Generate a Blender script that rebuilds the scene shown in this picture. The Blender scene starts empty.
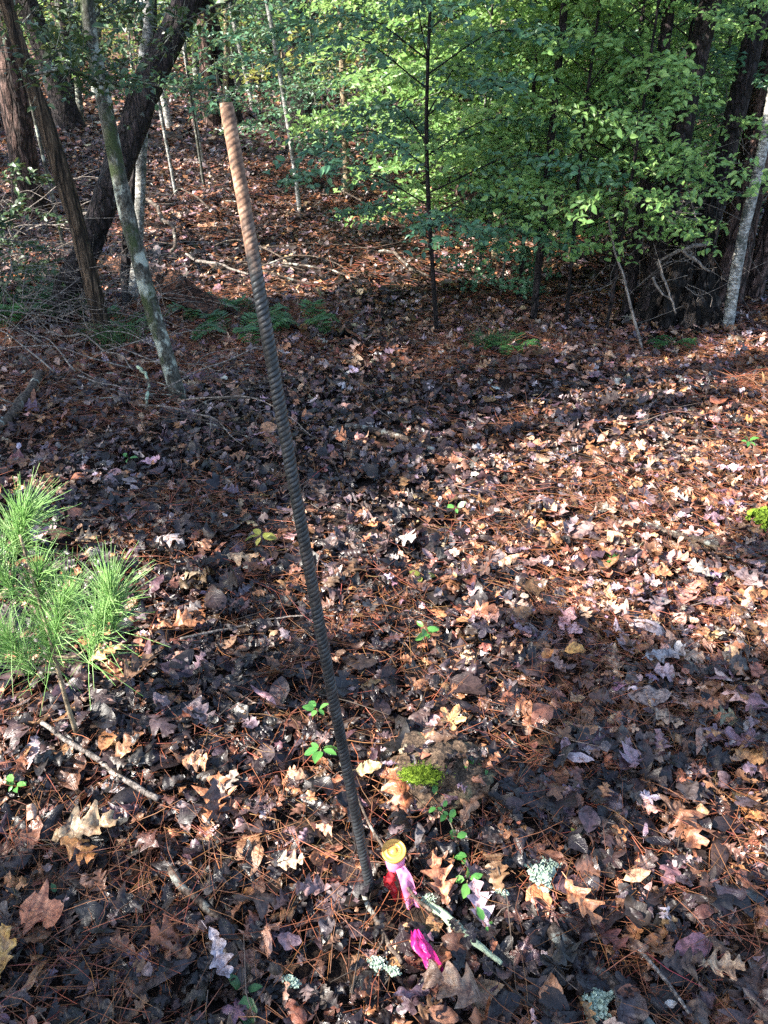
import bpy, math, random
import numpy as np
from mathutils import Vector
rng = np.random.default_rng(7)
random.seed(7)
C = bpy.context.scene.collection
sc = bpy.context.scene
R = math.radians
CH = 1.47; PITCH = R(30); F = 830.0

# ------------------------------------------------------------------ noise
def _hash(ix, iy, iz, seed):
    h = (ix.astype(np.int64) * 374761393 + iy.astype(np.int64) * 668265263 + iz.astype(np.int64) * 2147483647 + seed * 1274126177) & 0xffffffff
    h = ((h ^ (h >> 13)) * 1274126177) & 0xffffffff
    h = (h ^ (h >> 16)) & 0xffffffff
    return h / 4294967295.0
def vnoise(x, y, z=0.0, seed=0):
    x, y, z = np.broadcast_arrays(np.asarray(x, float), np.asarray(y, float), np.asarray(z, float))
    ix, iy, iz = np.floor(x), np.floor(y), np.floor(z)
    fx, fy, fz = x - ix, y - iy, z - iz
    fx, fy, fz = [f * f * (3 - 2 * f) for f in (fx, fy, fz)]
    r = 0
    for a in (0, 1):
        for b in (0, 1):
            for c in (0, 1):
                w = (fx if a else 1 - fx) * (fy if b else 1 - fy) * (fz if c else 1 - fz)
                r = r + w * _hash(ix + a, iy + b, iz + c, seed)
    return r * 2 - 1
def fbm(x, y, z=0.0, seed=0, o=4):
    r = 0; a = .5; f = 1.
    for k in range(o):
        r = r + a * vnoise(np.asarray(x) * f + 17.3 * k, np.asarray(y) * f - 9.1 * k, np.asarray(z) * f, seed + k)
        a *= .5; f *= 2
    return r
def sstep(a, b, x):
    t = np.clip((np.asarray(x, float) - a) / (b - a), 0, 1); return t * t * (3 - 2 * t)

# ------------------------------------------------------------------ terrain
def ground(x, y):
    x = np.asarray(x, float); y = np.asarray(y, float)
    h = 0.10 * fbm(x * .45, y * .45, 0, 3, 3) + 0.035 * fbm(x * 2.2, y * 2.2, 0, 5, 3) + 0.018 * fbm(x * 7, y * 7, 0, 8, 2)
    h = h - 0.02
    h = h + 0.028 * np.maximum(y - 6, 0) * sstep(6, 12, y) + 0.10 * np.maximum(y - 26, 0) + 0.02 * np.maximum(-x - 2, 0) * sstep(3, 8, y)
    h = h + 0.10 * np.exp(-(((x + 2.3) / 1.1) ** 2 + ((y - 5.6) / .8) ** 2))
    return h
G0 = float(ground(0, 1.0))
CAM = np.array([0, 0, CH + G0])
cp, sp_ = math.cos(PITCH), math.sin(PITCH)
def ray(px, py):
    a = (px - 384) / F; b = (512 - py) / F
    return np.array([a, cp + b * sp_, -sp_ + b * cp])
def at(px, py, Y):                     # the point on a pixel's ray at forward distance Y
    d = ray(px, py); return CAM + d * (Y / d[1])
def on_ground(px, py, dz=0.0):
    d = ray(px, py); tt = np.concatenate([np.arange(.3, 12, .01), np.arange(12, 120, .05)]); Q_ = CAM + d * tt[:, None]
    hit = np.where(Q_[:, 2] <= ground(Q_[:, 0], Q_[:, 1]))[0]; p = Q_[hit[0] if len(hit) else -1].copy()
    p[2] = float(ground(p[0], p[1])) + dz
    return p
def project(p):
    q = np.asarray(p, float) - CAM
    dep = q[..., 1] * cp - q[..., 2] * sp_
    up = q[..., 1] * sp_ + q[..., 2] * cp
    dep = np.where(np.abs(dep) < 1e-4, 1e-4, dep)
    return 384 + F * q[..., 0] / dep, 512 - F * up / dep, dep

# ------------------------------------------------------------------ mesh buffer
class Buf:
    def __init__(s): s.v = []; s.q = []; s.t = []; s.c = []; s.l = []; s.n = 0
    def add(s, v, quads=None, tris=None, col=None, leaf=None):
        v = np.asarray(v, float).reshape(-1, 3)
        if quads is not None and len(quads): s.q.append(np.asarray(quads, np.int64).reshape(-1, 4) + s.n)
        if tris is not None and len(tris): s.t.append(np.asarray(tris, np.int64).reshape(-1, 3) + s.n)
        s.v.append(v); s.n += len(v)
        s.c.append(np.broadcast_to(np.asarray((.5, .5, .5) if col is None else col, float), (len(v), 3)))
        s.l.append(np.broadcast_to(np.asarray((0, 0, 0) if leaf is None else leaf, float), (len(v), 3)))
    def build(s, name, mat, parent=None, origin=None, smooth=True):
        V = np.concatenate(s.v); 
        if parent is not None: org = np.array(parent['_o'])
        elif origin is not None: org = np.asarray(origin, float)
        else: org = np.zeros(3)
        V = V - org
        q = np.concatenate(s.q) if s.q else np.zeros((0, 4), np.int64)
        t = np.concatenate(s.t) if s.t else np.zeros((0, 3), np.int64)
        me = bpy.data.meshes.new(name)
        me.vertices.add(len(V)); me.vertices.foreach_set('co', V.astype(np.float32).ravel())
        me.loops.add(len(q) * 4 + len(t) * 3)
        me.loops.foreach_set('vertex_index', np.concatenate([q.ravel(), t.ravel()]).astype(np.int32))
        me.polygons.add(len(q) + len(t))
        st = np.concatenate([np.arange(len(q)) * 4, len(q) * 4 + np.arange(len(t)) * 3]).astype(np.int32)
        me.polygons.foreach_set('loop_start', st)
        me.polygons.foreach_set('use_smooth', np.full(len(q) + len(t), smooth))
        a = me.attributes.new('tint', 'FLOAT_VECTOR', 'POINT'); a.data.foreach_set('vector', np.concatenate(s.c).astype(np.float32).ravel())
        a = me.attributes.new('leaf', 'FLOAT_VECTOR', 'POINT'); a.data.foreach_set('vector', np.concatenate(s.l).astype(np.float32).ravel())
        me.update(calc_edges=True)
        me.materials.append(mat)
        o = bpy.data.objects.new(name, me); C.objects.link(o)
        if parent is not None: o.parent = parent
        else: o.location = org
        return o
def thing(name, label, cat, loc, group=None):
    o = bpy.data.objects.new(name, None); C.objects.link(o)
    o.empty_display_size = .1
    o.location = [float(a) for a in loc]; o['_o'] = [float(a) for a in loc]
    return tag(o, label, cat, group)
def tag(o, label=None, cat=None, group=None, kind=None):
    if label: o['label'] = label
    if cat: o['category'] = cat
    if group: o['group'] = group
    if kind: o['kind'] = kind
    return o

def norm(v): return v / np.maximum(np.linalg.norm(v, axis=-1, keepdims=True), 1e-9)
def spline(pts, n):
    P = np.asarray(pts, float)
    if len(P) == 2: 
        t = np.linspace(0, 1, n)[:, None]; return P[0] * (1 - t) + P[1] * t
    E = np.vstack([2 * P[0] - P[1], P, 2 * P[-1] - P[-2]])
    u = np.linspace(0, len(P) - 1 - 1e-6, n); i = u.astype(int); f = (u - i)[:, None]
    a, b, c, d = E[i], E[i + 1], E[i + 2], E[i + 3]
    return .5 * ((2 * b) + (-a + c) * f + (2 * a - 5 * b + 4 * c - d) * f ** 2 + (-a + 3 * b - 3 * c + d) * f ** 3)
def frame(P):
    T = norm(np.gradient(P, axis=0)); ref = np.array([0, 1.0, 0.02])
    if abs((T @ ref).mean()) > .8 * 1: ref = np.array([1.0, 0.03, 0])
    A = norm(np.cross(ref, T)); B = np.cross(T, A)
    return T, A, B
def tube(buf, pts, rad, n=40, sides=12, amp=0., fx=6., fz=1.2, seed=0, col=None, flare=0., cap=True, ridge=0.):
    P = spline(pts, n); rad = np.interp(np.linspace(0, 1, n), np.linspace(0, 1, len(rad)), rad)
    T, A, B = frame(P)
    th = np.linspace(0, 2 * math.pi, sides, endpoint=False)
    s = np.concatenate([[0], np.cumsum(np.linalg.norm(np.diff(P, axis=0), axis=1))])
    c, sn = np.cos(th)[None], np.sin(th)[None]
    r = rad[:, None] * np.ones_like(c)
    if flare: r = r * (1 + flare * np.exp(-s[:, None] / (rad[0] * 2.2)) * (1 + .55 * np.sin(th * 5 + seed)[None] * 1))
    if amp:
        r = r * (1 + amp * fbm(c * fx * .35 + seed, sn * fx * .35, s[:, None] * fz / max(rad[0], .01) * .12, seed, 4) * 2)
    if ridge:
        k = vnoise(c * fx + seed, sn * fx, s[:, None] * fz, seed + 40)
        r = r * (1 + ridge * (np.abs(k) - .3))
    V = P[:, None] + A[:, None] * (c * r)[..., None] + B[:, None] * (sn * r)[..., None]
    i = np.arange(n - 1)[:, None]; j = np.arange(sides)[None]; j2 = (j + 1) % sides
    Q = np.stack([i * sides + j, i * sides + j2, (i + 1) * sides + j2, (i + 1) * sides + j], -1).reshape(-1, 4)
    V = V.reshape(-1, 3); tr = None
    if cap:
        k = len(V); V = np.vstack([V, P[-1] + T[-1] * rad[-1] * .3, P[0] - T[0] * rad[0] * .1]); b = (n - 1) * sides; jj = np.arange(sides)
        tr = np.vstack([np.stack([b + jj, b + (jj + 1) % sides, np.full(sides, k)], 1), np.stack([(jj + 1) % sides, jj, np.full(sides, k + 1)], 1)])
    buf.add(V, Q, tr, col, np.zeros(3))
    return P
def sticks(buf, P0, P1, r0, r1, col=None):          # many straight three-sided twig segments
    P0 = np.asarray(P0, float); P1 = np.asarray(P1, float); n = len(P0)
    if n == 0: return
    T = norm(P1 - P0); ref = np.where(np.abs(T[:, 2:3]) > .8, np.array([[1., 0, 0]]), np.array([[0, 0, 1.]]))
    A = norm(np.cross(T, ref)); B = np.cross(T, A); V = []
    for P, r in ((P0, r0), (P1, r1)):
        r = np.broadcast_to(np.asarray(r, float), (n,))[:, None]
        for k in range(3):
            a = k * 2 * math.pi / 3; V.append(P + (A * math.cos(a) + B * math.sin(a)) * r)
    V = np.stack(V, 1)
    q = np.array([[0, 1, 4, 3], [1, 2, 5, 4], [2, 0, 3, 5]])
    Q = (np.arange(n)[:, None, None] * 6 + q[None]).reshape(-1, 4)
    cc = None if col is None else np.repeat(np.broadcast_to(col, (n, 3)), 6, 0)
    buf.add(V.reshape(-1, 3), Q, None, cc)
def twig(buf, pts, r0, r1, n=14, sides=6, wob=0., seed=0, col=None, amp=.18):
    P = np.array(spline(pts, n)); L = np.linalg.norm(P[-1] - P[0])
    if wob:
        t = np.linspace(0, 1, n)
        P[:, 0] += wob * L * fbm(t * 5, seed, 0, seed, 3); P[:, 1] += wob * L * fbm(t * 5, seed + 7, 0, seed, 3); P[:, 2] += wob * L * fbm(t * 5, seed + 3, 0, seed, 3)
    tube(buf, P, [r0, (r0 + r1) / 2, r1], n=n * 2, sides=sides, amp=amp, seed=seed, col=col)
    return P

# ------------------------------------------------------------------ leaves for living plants
def foliage(buf, P, Nn, D, size, asp=.5, col=None, fold=.18, detail=False):
    P = np.asarray(P, float); n = len(P)
    if n == 0: return
    D = norm(D - (D * Nn).sum(-1, keepdims=True) * Nn); S = np.cross(Nn, D)
    L = np.broadcast_to(size, (n,))[:, None]; W = L * asp * .5
    if not detail:
        V = np.stack([P, P + D * L * .5 + S * W + Nn * L * fold, P + D * L, P + D * L * .5 - S * W + Nn * L * fold], 1)
        T = np.array([[0, 1, 2], [0, 2, 3]]); k = 4
        lf = np.array([[0, 0, 0], [.5, 1, 0], [1, 0, 0], [.5, -1, 0]], float)
    else:
        def pt(t, w, z): return P + D * L * t + S * W * w + Nn * L * z
        V = np.stack([pt(0, 0, 0), pt(.2, .8, fold * .7), pt(.55, 1, fold), pt(.85, .5, fold * .4), pt(1, 0, -.06), pt(.85, -.5, fold * .4), pt(.55, -1, fold), pt(.2, -.8, fold * .7), pt(.5, 0, .05)], 1)
        T = np.array([[8, i, (i + 1) % 8] for i in range(8)]); k = 9
        lf = np.array([[0, 0, 0], [.2, .8, 0], [.55, 1, 0], [.85, .5, 0], [1, 0, 0], [.85, -.5, 0], [.55, -1, 0], [.2, -.8, 0], [.5, 0, 0]], float)
    Tr = (np.arange(n)[:, None, None] * k + T[None]).reshape(-1, 3)
    rnd = rng.random(n)
    lf = np.tile(lf[None], (n, 1, 1)); lf[:, :, 2] = rnd[:, None]
    cc = None if col is None else np.repeat(np.broadcast_to(col, (n, 3)), k, 0)
    buf.add(V.reshape(-1, 3), None, Tr, cc, lf.reshape(-1, 3))

# ------------------------------------------------------------------ materials
def mat(name):
    m = bpy.data.materials.new(name); m.use_nodes = True; nt = m.node_tree; nt.nodes.clear()
    return m, nt, lambda t: nt.nodes.new(t)
def ramp(nt, N, fac, stops):
    r = N('ShaderNodeValToRGB'); e = r.color_ramp.elements
    while len(e) < len(stops): e.new(.5)
    for k, (p, c) in enumerate(stops): e[k].position = p; e[k].color = (*c, 1)
    nt.links.new(fac, r.inputs[0]); return r.outputs[0]
def noise(nt, N, scale, det=5, vec=None, rough=.6):
    n = N('ShaderNodeTexNoise'); n.inputs['Scale'].default_value = scale; n.inputs['Detail'].default_value = det; n.inputs['Roughness'].default_value = rough
    if vec is not None: nt.links.new(vec, n.inputs['Vector'])
    return n.outputs['Fac']
def mix(nt, N, a, b, f, mode='MIX'):
    m = N('ShaderNodeMix'); m.data_type = 'RGBA'; m.blend_type = mode
    for s, i in ((f, 0), (a, 6), (b, 7)):
        if isinstance(s, (int, float)): m.inputs[i].default_value = s
        elif isinstance(s, tuple): m.inputs[i].default_value = (*s, 1)
        else: nt.links.new(s, m.inputs[i])
    return m.outputs[2]
def math_(nt, N, op, a, b=0.):
    m = N('ShaderNodeMath'); m.operation = op
    for s, i in ((a, 0), (b, 1)):
        if isinstance(s, (int, float)): m.inputs[i].default_value = s
        else: nt.links.new(s, m.inputs[i])
    return m.outputs[0]
def coords(nt, N, sc3):
    t = N('ShaderNodeTexCoord'); m = N('ShaderNodeMapping'); m.inputs['Scale'].default_value = sc3
    nt.links.new(t.outputs['Object'], m.inputs[0]); return m.outputs[0]
def finish(nt, N, col, rough, bump=None, bs=.3, bd=.01, spec=.5, trans=None, metal=0.):
    p = N('ShaderNodeBsdfPrincipled'); o = N('ShaderNodeOutputMaterial')
    for s, nme in ((col, 'Base Color'), (rough, 'Roughness'), (spec, 'Specular IOR Level'), (metal, 'Metallic')):
        if isinstance(s, (int, float)): p.inputs[nme].default_value = s
        elif isinstance(s, tuple): p.inputs[nme].default_value = (*s, 1)
        else: nt.links.new(s, p.inputs[nme])
    if bump is not None:
        b = N('ShaderNodeBump'); b.inputs['Strength'].default_value = bs; b.inputs['Distance'].default_value = bd
        nt.links.new(bump, b.inputs['Height']); nt.links.new(b.outputs[0], p.inputs['Normal'])
    out = p.outputs[0]
    if trans:
        tb = N('ShaderNodeBsdfTranslucent'); c, f = trans
        if isinstance(c, tuple): tb.inputs[0].default_value = (*c, 1)
        else: nt.links.new(c, tb.inputs[0])
        ms = N('ShaderNodeMixShader'); ms.inputs[0].default_value = f
        nt.links.new(out, ms.inputs[1]); nt.links.new(tb.outputs[0], ms.inputs[2]); out = ms.outputs[0]
    nt.links.new(out, o.inputs[0])

def bark(name, c1, c2, c3, sz=(14, 14, 3), lichen=None, lf=.62, rough=.8, moss=None, bd=.012, crack=0.):
    m, nt, N = mat(name)
    v = coords(nt, N, sz); n1 = noise(nt, N, 2.2, 8, v, .7)
    col = ramp(nt, N, n1, [(.36, c1), (.5, c2), (.66, c3)])
    hgt = n1
    nf = noise(nt, N, 7, 5, v, .7); col = mix(nt, N, col, mix(nt, N, col, (.30, .28, .27), 1., 'MULTIPLY'), ramp(nt, N, nf, [(.42, (1, 1, 1)), (.58, (0, 0, 0))]))
    if crack:
        nw = N('ShaderNodeTexNoise'); nw.inputs['Scale'].default_value = 1.4; nw.inputs['Detail'].default_value = 4; nt.links.new(v, nw.inputs['Vector'])
        vd = mix(nt, N, v, nw.outputs['Color'], .8, 'ADD')
        vo = N('ShaderNodeTexVoronoi'); vo.feature = 'DISTANCE_TO_EDGE'; vo.inputs['Scale'].default_value = crack; nt.links.new(vd, vo.inputs['Vector'])
        cr = ramp(nt, N, vo.outputs['Distance'], [(.0, (0, 0, 0)), (.16, (1, 1, 1))])
        col = mix(nt, N, mix(nt, N, col, (.14, .12, .12), 1., 'MULTIPLY'), col, cr); hgt = math_(nt, N, 'ADD', n1, cr)
    if lichen:
        v2 = coords(nt, N, (9, 9, 7)); n2 = noise(nt, N, 1.7, 4, v2, .6)
        f = ramp(nt, N, n2, [(lf - .04, (0, 0, 0)), (lf + .03, (1, 1, 1))])
        n3 = noise(nt, N, 30, 3, v2); lc = mix(nt, N, lichen, tuple(x * .55 for x in lichen), n3)
        col = mix(nt, N, col, lc, f)
    if moss:
        v3 = coords(nt, N, (5, 5, 3)); n4 = noise(nt, N, 1.5, 6, v3, .7)
        f = ramp(nt, N, n4, [(.5, (0, 0, 0)), (.6, (1, 1, 1))]); col = mix(nt, N, col, moss, f)
    finish(nt, N, col, rough, hgt, 1., bd * 1.8, .3)
    return m
M = {}
M['bark_dark'] = bark('dark_bark', (.010, .007, .008), (.038, .026, .028), (.105, .08, .085), sz=(26, 26, 8), lichen=(.22, .25, .22), lf=.70, crack=1.1, bd=.02)
M['bark_brown'] = bark('brown_bark', (.02, .013, .008), (.10, .066, .042), (.24, .165, .11), sz=(34, 34, 4), crack=.8)
M['bark_grey'] = bark('grey_bark', (.03, .03, .026), (.095, .095, .08), (.19, .19, .17), sz=(16, 16, 10), lichen=(.42, .46, .40), lf=.56, moss=(.035, .05, .018))
M['bark_pale'] = bark('pale_bark', (.16, .16, .15), (.40, .40, .38), (.62, .62, .58), sz=(5, 5, 9), lichen=(.09, .10, .09), lf=.58)
M['bark_tan'] = bark('tan_bark', (.15, .11, .07), (.32, .25, .16), (.45, .37, .25), sz=(8, 8, 5))
M['bark_pine'] = bark('pine_bark', (.04, .022, .017), (.17, .10, .082), (.34, .225, .195), sz=(18, 18, 5), bd=.03, crack=.9)
M['wood_grey'] = bark('weathered_wood', (.07, .06, .052), (.21, .18, .16), (.42, .38, .34), sz=(30, 30, 8), bd=.003)
M['wood_red'] = bark('rotten_wood', (.05, .022, .014), (.20, .085, .048), (.36, .18, .11), sz=(20, 30, 30), bd=.02, crack=.8)
M['wood_lichen'] = bark('lichen_wood', (.04, .032, .028), (.12, .10, .08), (.22, .19, .16), sz=(30, 30, 12), lichen=(.42, .54, .38), lf=.50, bd=.006)
M['wood_stick'] = bark('stick_wood', (.025, .018, .014), (.09, .065, .05), (.2, .155, .12), sz=(30, 30, 12), lichen=(.36, .38, .33), lf=.62, bd=.003)

def green(name, a, b, c, tr=.35, rough=.42):
    m, nt, N = mat(name)
    at_ = N('ShaderNodeAttribute'); at_.attribute_name = 'leaf'; sep = N('ShaderNodeSeparateXYZ'); nt.links.new(at_.outputs['Vector'], sep.inputs[0])
    g = noise(nt, N, 1.1, 3, coords(nt, N, (1, 1, 1)))
    f = math_(nt, N, 'ADD', math_(nt, N, 'MULTIPLY', sep.outputs[2], .6), math_(nt, N, 'MULTIPLY', math_(nt, N, 'SUBTRACT', g, .3), .8))
    col = ramp(nt, N, f, [(.05, a), (.45, b), (.9, c)])
    ve = math_(nt, N, 'ABSOLUTE', sep.outputs[1])
    fv = ramp(nt, N, ve, [(.0, (1, 1, 1)), (.12, (0, 0, 0))]); col2 = mix(nt, N, col, c, math_(nt, N, 'MULTIPLY', fv, .4))
    tc = mix(nt, N, col2, (1.0, 1.0, .35), .12)
    finish(nt, N, col2, rough, None, spec=.45, trans=(tc, tr))
    return m
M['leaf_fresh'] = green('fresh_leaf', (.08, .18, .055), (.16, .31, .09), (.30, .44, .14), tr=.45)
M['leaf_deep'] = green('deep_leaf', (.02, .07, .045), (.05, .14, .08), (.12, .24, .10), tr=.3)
M['leaf_holly'] = green('glossy_leaf', (.010, .03, .012), (.024, .055, .02), (.05, .09, .025), tr=.12, rough=.42)
M['leaf_yellow'] = green('yellowing_leaf', (.10, .12, .02), (.22, .24, .05), (.40, .36, .09), tr=.4)
M['fern'] = green('fern_leaf', (.015, .06, .02), (.04, .12, .04), (.09, .2, .06), tr=.25)
M['needle'] = green('pine_needle', (.12, .28, .07), (.24, .44, .13), (.46, .62, .30), tr=.25, rough=.4)
M['seedling'] = green('seedling_leaf', (.035, .13, .03), (.08, .24, .05), (.16, .36, .08), tr=.3, rough=.35)

def litter_mat(name, tr=.12, rough0=.34):
    m, nt, N = mat(name)
    a1 = N('ShaderNodeAttribute'); a1.attribute_name = 'tint'
    a2 = N('ShaderNodeAttribute'); a2.attribute_name = 'leaf'
    sep = N('ShaderNodeSeparateXYZ'); nt.links.new(a2.outputs['Vector'], sep.inputs[0])
    v = coords(nt, N, (1, 1, 1))
    n1 = noise(nt, N, 70, 6, v, .75); n2 = noise(nt, N, 26, 4, v, .6)
    col = mix(nt, N, a1.outputs['Color'], mix(nt, N, a1.outputs['Color'], (.26, .20, .19), 1., 'MULTIPLY'), ramp(nt, N, n1, [(.44, (0, 0, 0)), (.62, (1, 1, 1))]))
    col = mix(nt, N, col, mix(nt, N, col, (1.5, 1.25, 1.1), 1., 'MULTIPLY'), ramp(nt, N, n2, [(.45, (0, 0, 0)), (.7, (.7, .7, .7))]))
    av = math_(nt, N, 'ABSOLUTE', sep.outputs[1])
    mid = ramp(nt, N, av, [(0., (1, 1, 1)), (.055, (0, 0, 0))])
    w = math_(nt, N, 'SINE', math_(nt, N, 'MULTIPLY', math_(nt, N, 'SUBTRACT', sep.outputs[0], math_(nt, N, 'MULTIPLY', av, .22)), 52.))
    side = ramp(nt, N, w, [(.86, (0, 0, 0)), (.99, (.6, .6, .6))])
    vein = math_(nt, N, 'MAXIMUM', mid, side)
    col = mix(nt, N, col, mix(nt, N, col, (1.9, 1.6, 1.35), 1., 'MULTIPLY'), math_(nt, N, 'MULTIPLY', vein, .45))
    b = math_(nt, N, 'ADD', math_(nt, N, 'MULTIPLY', vein, -.5), n1)
    rg = ramp(nt, N, n2, [(.35, (rough0 - .13,) * 3), (.65, (rough0 + .2,) * 3)])
    finish(nt, N, col, rg, b, .5, .002, .5, trans=(col, tr))
    return m
M['litter'] = litter_mat('dead_leaves')
M['litter_far'] = litter_mat('dead_leaves_far')
def tint_mat(name, rough=.6, spec=.4):
    m, nt, N = mat(name); a1 = N('ShaderNodeAttribute'); a1.attribute_name = 'tint'
    n1 = noise(nt, N, 80, 3, coords(nt, N, (1, 1, 1)))
    finish(nt, N, mix(nt, N, a1.outputs['Color'], mix(nt, N, a1.outputs['Color'], (.4, .35, .33), 1., 'MULTIPLY'), n1), rough, spec=spec)
    return m
M['straw'] = tint_mat('dead_needles', .5); M['twigs'] = tint_mat('dead_twigs', .75)

# forest floor
m, nt, N = mat('soil'); v = coords(nt, N, (1, 1, 1))
n1 = noise(nt, N, 9, 8, v, .75); n2 = noise(nt, N, 45, 6, v, .7); n3 = noise(nt, N, 1.2, 3, v)
vo = N('ShaderNodeTexVoronoi'); vo.inputs['Scale'].default_value = 13; vo.inputs['Randomness'].default_value = 1; nt.links.new(v, vo.inputs['Vector'])
cellf = N('ShaderNodeSeparateColor'); nt.links.new(vo.outputs['Color'], cellf.inputs[0])
base = ramp(nt, N, cellf.outputs[0], [(.0, (.02, .013, .010)), (.45, (.055, .032, .024)), (.75, (.14, .075, .045)), (.95, (.26, .17, .12))])
soil = ramp(nt, N, n2, [(.35, (.010, .007, .006)), (.6, (.045, .027, .02)), (.8, (.10, .06, .04))])
gx = N('ShaderNodeSeparateXYZ'); nt.links.new(v, gx.inputs[0])
farf = N('ShaderNodeMapRange'); nt.links.new(gx.outputs[1], farf.inputs[0]); farf.inputs[1].default_value = 8; farf.inputs[2].default_value = 20
col = mix(nt, N, soil, base, farf.outputs[0])
finish(nt, N, col, .8, math_(nt, N, 'ADD', n1, n2), 1., .03, .2)
M['soil'] = m

# ------------------------------------------------------------------ sun direction
SUN_EL = R(37); TRAVEL = norm(np.array([.90, .34, 0.])); 
SD = np.array([TRAVEL[0] * math.cos(SUN_EL), TRAVEL[1] * math.cos(SUN_EL), -math.sin(SUN_EL)])

# ------------------------------------------------------------------ ground sheet
def sheet():
    ys = np.concatenate([np.linspace(-14, .3, 24), np.linspace(.35, 6, 190), np.linspace(6.1, 26, 130), np.linspace(26.5, 110, 50)])
    u = np.linspace(-1, 1, 211); b = Buf()
    Y, U = np.meshgrid(ys, u, indexing='ij'); Wd = 14 + np.maximum(Y, 0) * .9
    X = (np.sign(U) * np.abs(U) ** 2.0) * Wd; Z = ground(X, Y) - .004
    n, mm = Y.shape; i = np.arange(n - 1)[:, None]; j = np.arange(mm - 1)[None]
    Q = np.stack([i * mm + j, i * mm + j + 1, (i + 1) * mm + j + 1, (i + 1) * mm + j], -1).reshape(-1, 4)
    b.add(np.stack([X, Y, Z], -1).reshape(-1, 3), Q)
    tag(b.build('ground', M['soil']), kind='structure')
sheet()

# ------------------------------------------------------------------ dead leaf shapes
def half(t, kind):
    env = np.sin(np.pi * np.clip(t, 0, 1) ** .85) ** .75
    if kind == 'oval': return .26 * env
    if kind == 'beech': return .33 * env * (1 + .04 * np.sign(np.sin(t * 60)))
    if kind == 'white': return .30 * (.35 * env + .65 * env * (.5 + .5 * np.cos((t * 4.1 - .35) * 2 * np.pi)) ** .7) * (.6 + .6 * t)
    if kind == 'red': return .42 * env * (.22 + .78 * (np.abs(((t * 3.6) % 1) * 2 - 1) ** 1.3)) * (1.1 - .3 * t)
    if kind == 'frag': return .34 * np.sin(np.pi * t) ** .45 * np.clip(1 + 1.5 * fbm(t * 5, rng.random() * 99, 0, 4, 3), .15, 2)
    if kind == 'willow': return .11 * env
def template(kind, ns, nc):
    if kind == 'star':
        th = np.linspace(-np.pi, np.pi, ns * 2 + 10, endpoint=False); k = len(th)
        r = .22 + .33 * np.abs(np.cos(th * 2.5)) ** 1.6 * (.75 + .25 * np.cos(th)); r = r * np.where(np.abs(th) > 2.75, .55, 1)
        V = [[0, .35, 0]]; L = [[.0, 0, 0]]
        for f in (.5, 1.):
            for a, q in zip(th, r):
                V.append([math.sin(a) * q * f, .35 + math.cos(a) * q * f, 0]); L.append([f * .6, math.sin(a * 2.5) * f, 0])
        T = [[0, 1 + i, 1 + (i + 1) % k] for i in range(k)]
        Q = [[1 + i, 1 + k + i, 1 + k + (i + 1) % k, 1 + (i + 1) % k] for i in range(k)]
        return np.array(V), np.array(Q), np.array(T), np.array(L)
    t = np.linspace(0, 1, ns); js = int(rng.integers(0, 999)); w = half(t, kind) * (1 + .30 * fbm(t * 7, js, 0, js % 50, 3)) + .004; bendx = .10 * fbm(t * 1.5, js + 5, 0, 3, 2)
    c = np.linspace(-1, 1, nc); X = c[None] * w[:, None] * np.where(c[None] > 0, 1 + .25 * vnoise(t * 4, js + 9)[:, None], 1) + bendx[:, None]
    Y = t[:, None] + (np.abs(c[None] * w[:, None]) * (.45 if kind in ('white', 'red') else .1))
    V = np.stack([X, Y, 0 * X], -1).reshape(-1, 3)
    L = np.stack([np.broadcast_to(t[:, None], X.shape), np.broadcast_to(c[None], X.shape), 0 * X], -1).reshape(-1, 3)
    i = np.arange(ns - 1)[:, None]; j = np.arange(nc - 1)[None]
    Q = np.stack([i * nc + j, i * nc + j + 1, (i + 1) * nc + j + 1, (i + 1) * nc + j], -1).reshape(-1, 4)
    # petiole
    k = len(V); V = np.vstack([V, [[-.006, .01, 0], [.006, .01, 0], [.005, -.16, .02], [-.005, -.16, .02]]]); L = np.vstack([L, np.zeros((4, 3))])
    Q = np.vstack([Q, [[k, k + 1, k + 2, k + 3]]])
    return V, Q, None, L
def curl(V, ka, kb, tw, wav, seed):
    V = V.copy(); x, y = V[:, 0].copy(), V[:, 1] - .5
    if abs(ka) > .01: nx, nz = np.sin(ka * x) / ka, (1 - np.cos(ka * x)) / ka
    else: nx, nz = x, 0 * x
    if abs(kb) > .01:
        rr = 1 / kb; ny = np.sin(kb * y) * (rr - nz); nz2 = rr - np.cos(kb * y) * (rr - nz)
    else: ny, nz2 = y, nz
    a = tw * y; X = nx * np.cos(a) - nz2 * np.sin(a); Z = nx * np.sin(a) + nz2 * np.cos(a)
    Z = Z + wav * (fbm(x * 6 + seed, y * 6, 0, seed, 3) + .35 * np.abs(vnoise(x * 14 + seed, y * 14, 0, seed + 1)))
    return np.stack([X, ny, Z], -1)
PAL = np.array([(.018, .013, .014), (.040, .026, .024), (.075, .052, .056), (.12, .062, .040), (.20, .145, .155), (.25, .12, .070), (.36, .17, .085), (.42, .27, .18), (.48, .40, .41), (.56, .36, .28)])
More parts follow.
